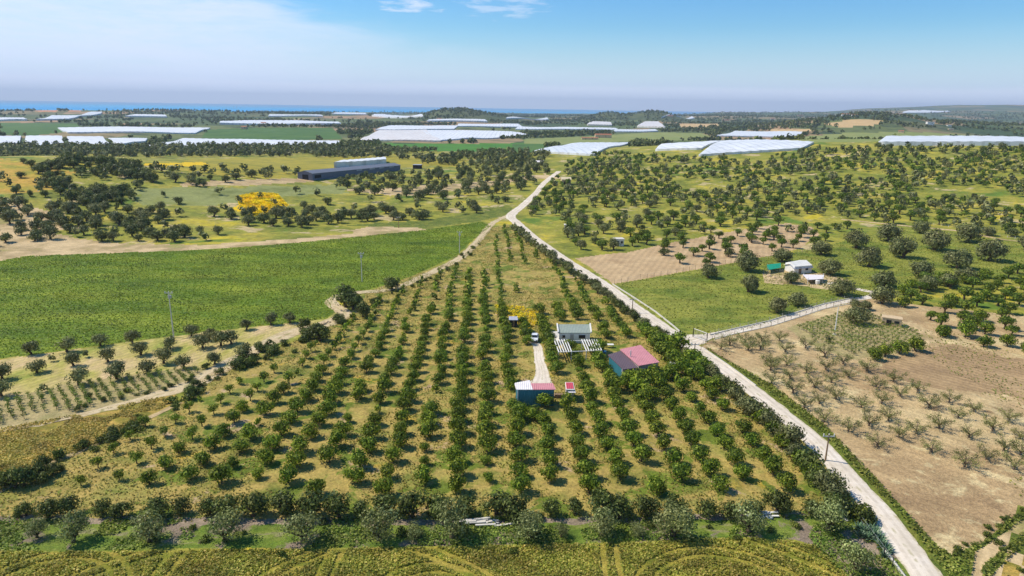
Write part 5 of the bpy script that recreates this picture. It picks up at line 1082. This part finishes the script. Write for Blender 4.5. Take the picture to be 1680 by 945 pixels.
# ------------------------------------------------------------------ ground cover: small blade clumps
AVOID = [[(903, 542), (920, 542), (922, 562), (906, 562)]]
def scatter(name, poly, n, size, hgt, mat, label, cat, asp=1.0, up=2.6, patch=None, arcs=None):
    P = np.array([at(a, b)[:2] for a, b in poly if b < 1200]); lo = P.min(0); hi = P.max(0); rg = np.random.default_rng(hash_(name))
    m = n*4; x = rg.uniform(lo[0], hi[0], m); y = rg.uniform(lo[1], hi[1], m); z_ = terrain(x, y); px, py = project(x, y, z_)
    ok = inpoly(px, py, poly)
    for av in AVOID: ok &= ~inpoly(px, py, av)
    for q_, w_ in ((RQ, 2.6), (PQ, 1.8)):
        i_ = np.where(ok)[0]
        for c0 in range(0, len(i_), 20000):
            ii = i_[c0:c0+20000]; dd = np.sqrt(((x[ii, None]-q_[None, ::2, 0])**2+(y[ii, None]-q_[None, ::2, 1])**2).min(1)); ok[ii] = dd > w_
    if patch: ok &= fbm(x/patch[0], y/patch[0], 77, 3) > patch[1]
    for c, rad in arcs or []:
        dd = np.hypot(x-c[0], y-c[1]); w = .22+.25*vnoise(x/2, y/2, 4); ok &= ~((np.abs(dd-rad) < w) | (np.abs(dd-rad-1.7) < w))
    x, y, z_ = x[ok][:n], y[ok][:n], z_[ok][:n]; k = len(x); P = np.stack([x, y, z_+rg.uniform(.2, 1, k)*hgt], 1); Nn = rg.normal(0, 1, (k, 3)); Nn[:, 2] = np.abs(Nn[:, 2])*up
    V, F_ = quads(P, Nn, size, rg, asp); o = link(name, npmesh(name, V, F_, mat)); tag(o, label, cat, kind='stuff')
GB = lambda nm, a, b, c: leafmat(nm, a, b, c, .3, 6)
ZP = lambda nm, i=0: [z[1] for z in ZONES if z[0] == nm][i]
scatter('crop_plants', ZP('crop_field'), 90000, .32, .16, leafmat('crop blades', (90, 116, 28), (122, 144, 38), (156, 164, 52), .35, 22), 'dense green crop plants filling the long field', 'crop')
scatter('wheat_plants', ZP('wheat_field'), 120000, .22, .28, GB('wheat blades', (120, 132, 44), (158, 156, 62), (206, 188, 98)), 'ripening wheat along the bottom edge', 'wheat', arcs=[(at(1200, 1000)[:2], 9.), (at(1215, 1010)[:2], 4.5), (at(700, 990)[:2], 5.), (at(60, 985)[:2], 7.), (at(980, 1400)[:2], 44.), (at(300, 1300)[:2], 33.), (at(500, 945)[:2]+(60, 0), 57.), (at(200, 945)[:2]+(60, 0), 55.), (at(960, 945)[:2]+(60, 0), 56.)])
scatter('weeds', ZP('weedy_strip'), 30000, .26, .25, GB('weed leaves', (86, 108, 38), (118, 140, 50), (164, 170, 84)), 'green weeds between the hedge and the wheat', 'weeds', patch=(5, .5))
scatter('verge_grass', [z[1] for z in ZONES if z[0] == 'grass_verge'][1], 16000, .3, .4, GB('verge blades', (92, 108, 38), (124, 134, 52), (162, 160, 78)), 'rough green grass on the road verge', 'grass')
scatter('planted_row_grass', [z[1] for z in ZONES if z[0] == 'grass_verge'][2], 2500, .3, .4, bpy.data.materials['verge blades'], 'green grass in the planted row at the bottom right', 'grass')
scatter('grove_grass', ZP('grove_ground'), 60000, .26, .14, GB('grove grass blades', (112, 122, 48), (150, 142, 66), (190, 168, 92)), 'dry yellow green grass under the orange trees', 'grass', patch=(8, .40))
scatter('golden_grass', ZP('dry_grass'), 34000, .22, .22, GB('golden blades', (126, 130, 54), (180, 164, 74), (226, 200, 116)), 'tall golden grass below the left vineyard', 'grass', patch=(6, .45))
scatter('soil_weeds', ZP('ploughed_soil', 1), 5000, .3, .15, bpy.data.materials['verge blades'], 'sparse low weeds dotted on the bare ploughed soil', 'weeds', patch=(14, .55))
scatter('pasture_grass', ZP('pasture'), 22000, .4, .08, GB('pasture blades', (104, 120, 42), (132, 140, 56), (162, 158, 76)), 'short green grass on the pasture', 'grass')
scatter('yellow_blossom', ZP('flower_meadow'), 7000, .9, .3, GB('blossom', (236, 206, 8), (250, 220, 14), (255, 232, 60)), 'dense patch of yellow wild flowers', 'flowers')
scatter('grove_blossom', [(812, 500), (870, 505), (900, 520), (870, 545), (820, 525)], 1500, .35, .3, bpy.data.materials['blossom'], 'yellow flowers by the dark tool shed', 'flowers', patch=(4, .45))
# ------------------------------------------------------------------ far woods and hedges, too many and small to count
def farwood():
    rg = np.random.default_rng(5); n = 48000; th = R(1)*rg.uniform(-44, 44, n); r = 850*(7.5)**rg.uniform(0, 1, n)**.9; x = r*np.sin(th); y = r*np.cos(th)
    f = fbm(x/260+3, y/150+1, 21, 4); keep = f > .515; hed = (np.abs(np.mod(x*.93+y*.36, 210)-105) < 4) | (np.abs(np.mod(-x*.36+y*.93, 150)-75) < 4); keep |= hed & (fbm(x/90, y/90, 3, 2) > .45)
    hx, hy = HC[5][0]; keep |= np.hypot((x-hx)/150, (y-hy)/330) < 1
    for i in (7, 8, 9): hx, hy = HC[i][0]; keep |= (np.hypot((x-hx)/130, (y-hy)/330) < 1) & (rg.random(n) < .8)
    z_ = terrain(x, y); px, py = project(x, y, z_); keep &= z_ > -3
    for nm, poly, amp in ZONES:
        if nm.startswith('far_') or nm.startswith('bright'): keep &= ~inpoly(px, py, poly)
    for q, *_ in GH:
        q2 = [(a+(4 if a > np.mean([t[0] for t in q]) else -4), b+(3 if b > np.mean([t[1] for t in q]) else -1)) for a, b in q]; keep &= ~inpoly(px, py, q2)
    x, y, r = x[keep], y[keep], r[keep]; order = rg.permutation(len(x))[:17000]; out = []
    ks = ['olive_dark', 'carob', 'olive']
    for i in order: out.append((x[i], y[i], rg.uniform(2.6, 4.8)*(1+.25*r[i]/3000), ks[i % 3]))
    return out
fw = farwood(); print('farwood', len(fw))
far2 = lambda L_: [(a, b, c, 'far') for a, b, c, d in L_]
stuff_trees('distant_woods', far2([t for t in fw if t[3] != 'olive']), LM['carob'], 'far off dark woods and hedgerows across the plain', 'woods')
stuff_trees('distant_hedgerows', far2([t for t in fw if t[3] == 'olive']), LM['olive_dark'], 'far off grey green trees scattered over the plain', 'woods')
# ------------------------------------------------------------------ air
HZ = True
if HZ:
    o = MB().box(-16000, 16000, -700, 15800, -32, 320).build('haze', None) if False else None
    me = MB().box(-20000, 20000, -900, 20000, -40, 330); m = bpy.data.materials.new('haze air'); m.use_nodes = True; nt_ = m.node_tree; nt_.nodes.clear()
    vol = N(nt_, 'ShaderNodeVolumePrincipled'); vol.inputs['Color'].default_value = (.66, .8, 1, 1); vol.inputs['Density'].default_value = 8e-5; vol.inputs['Anisotropy'].default_value = .1
    oo = N(nt_, 'ShaderNodeOutputMaterial'); L(nt_, vol.outputs[0], oo.inputs['Volume']); tag(me.build('haze', m), kind='stuff'); bpy.data.objects['haze']['label'] = 'thin blue haze over the far plain and sea'; bpy.data.objects['haze']['category'] = 'haze'
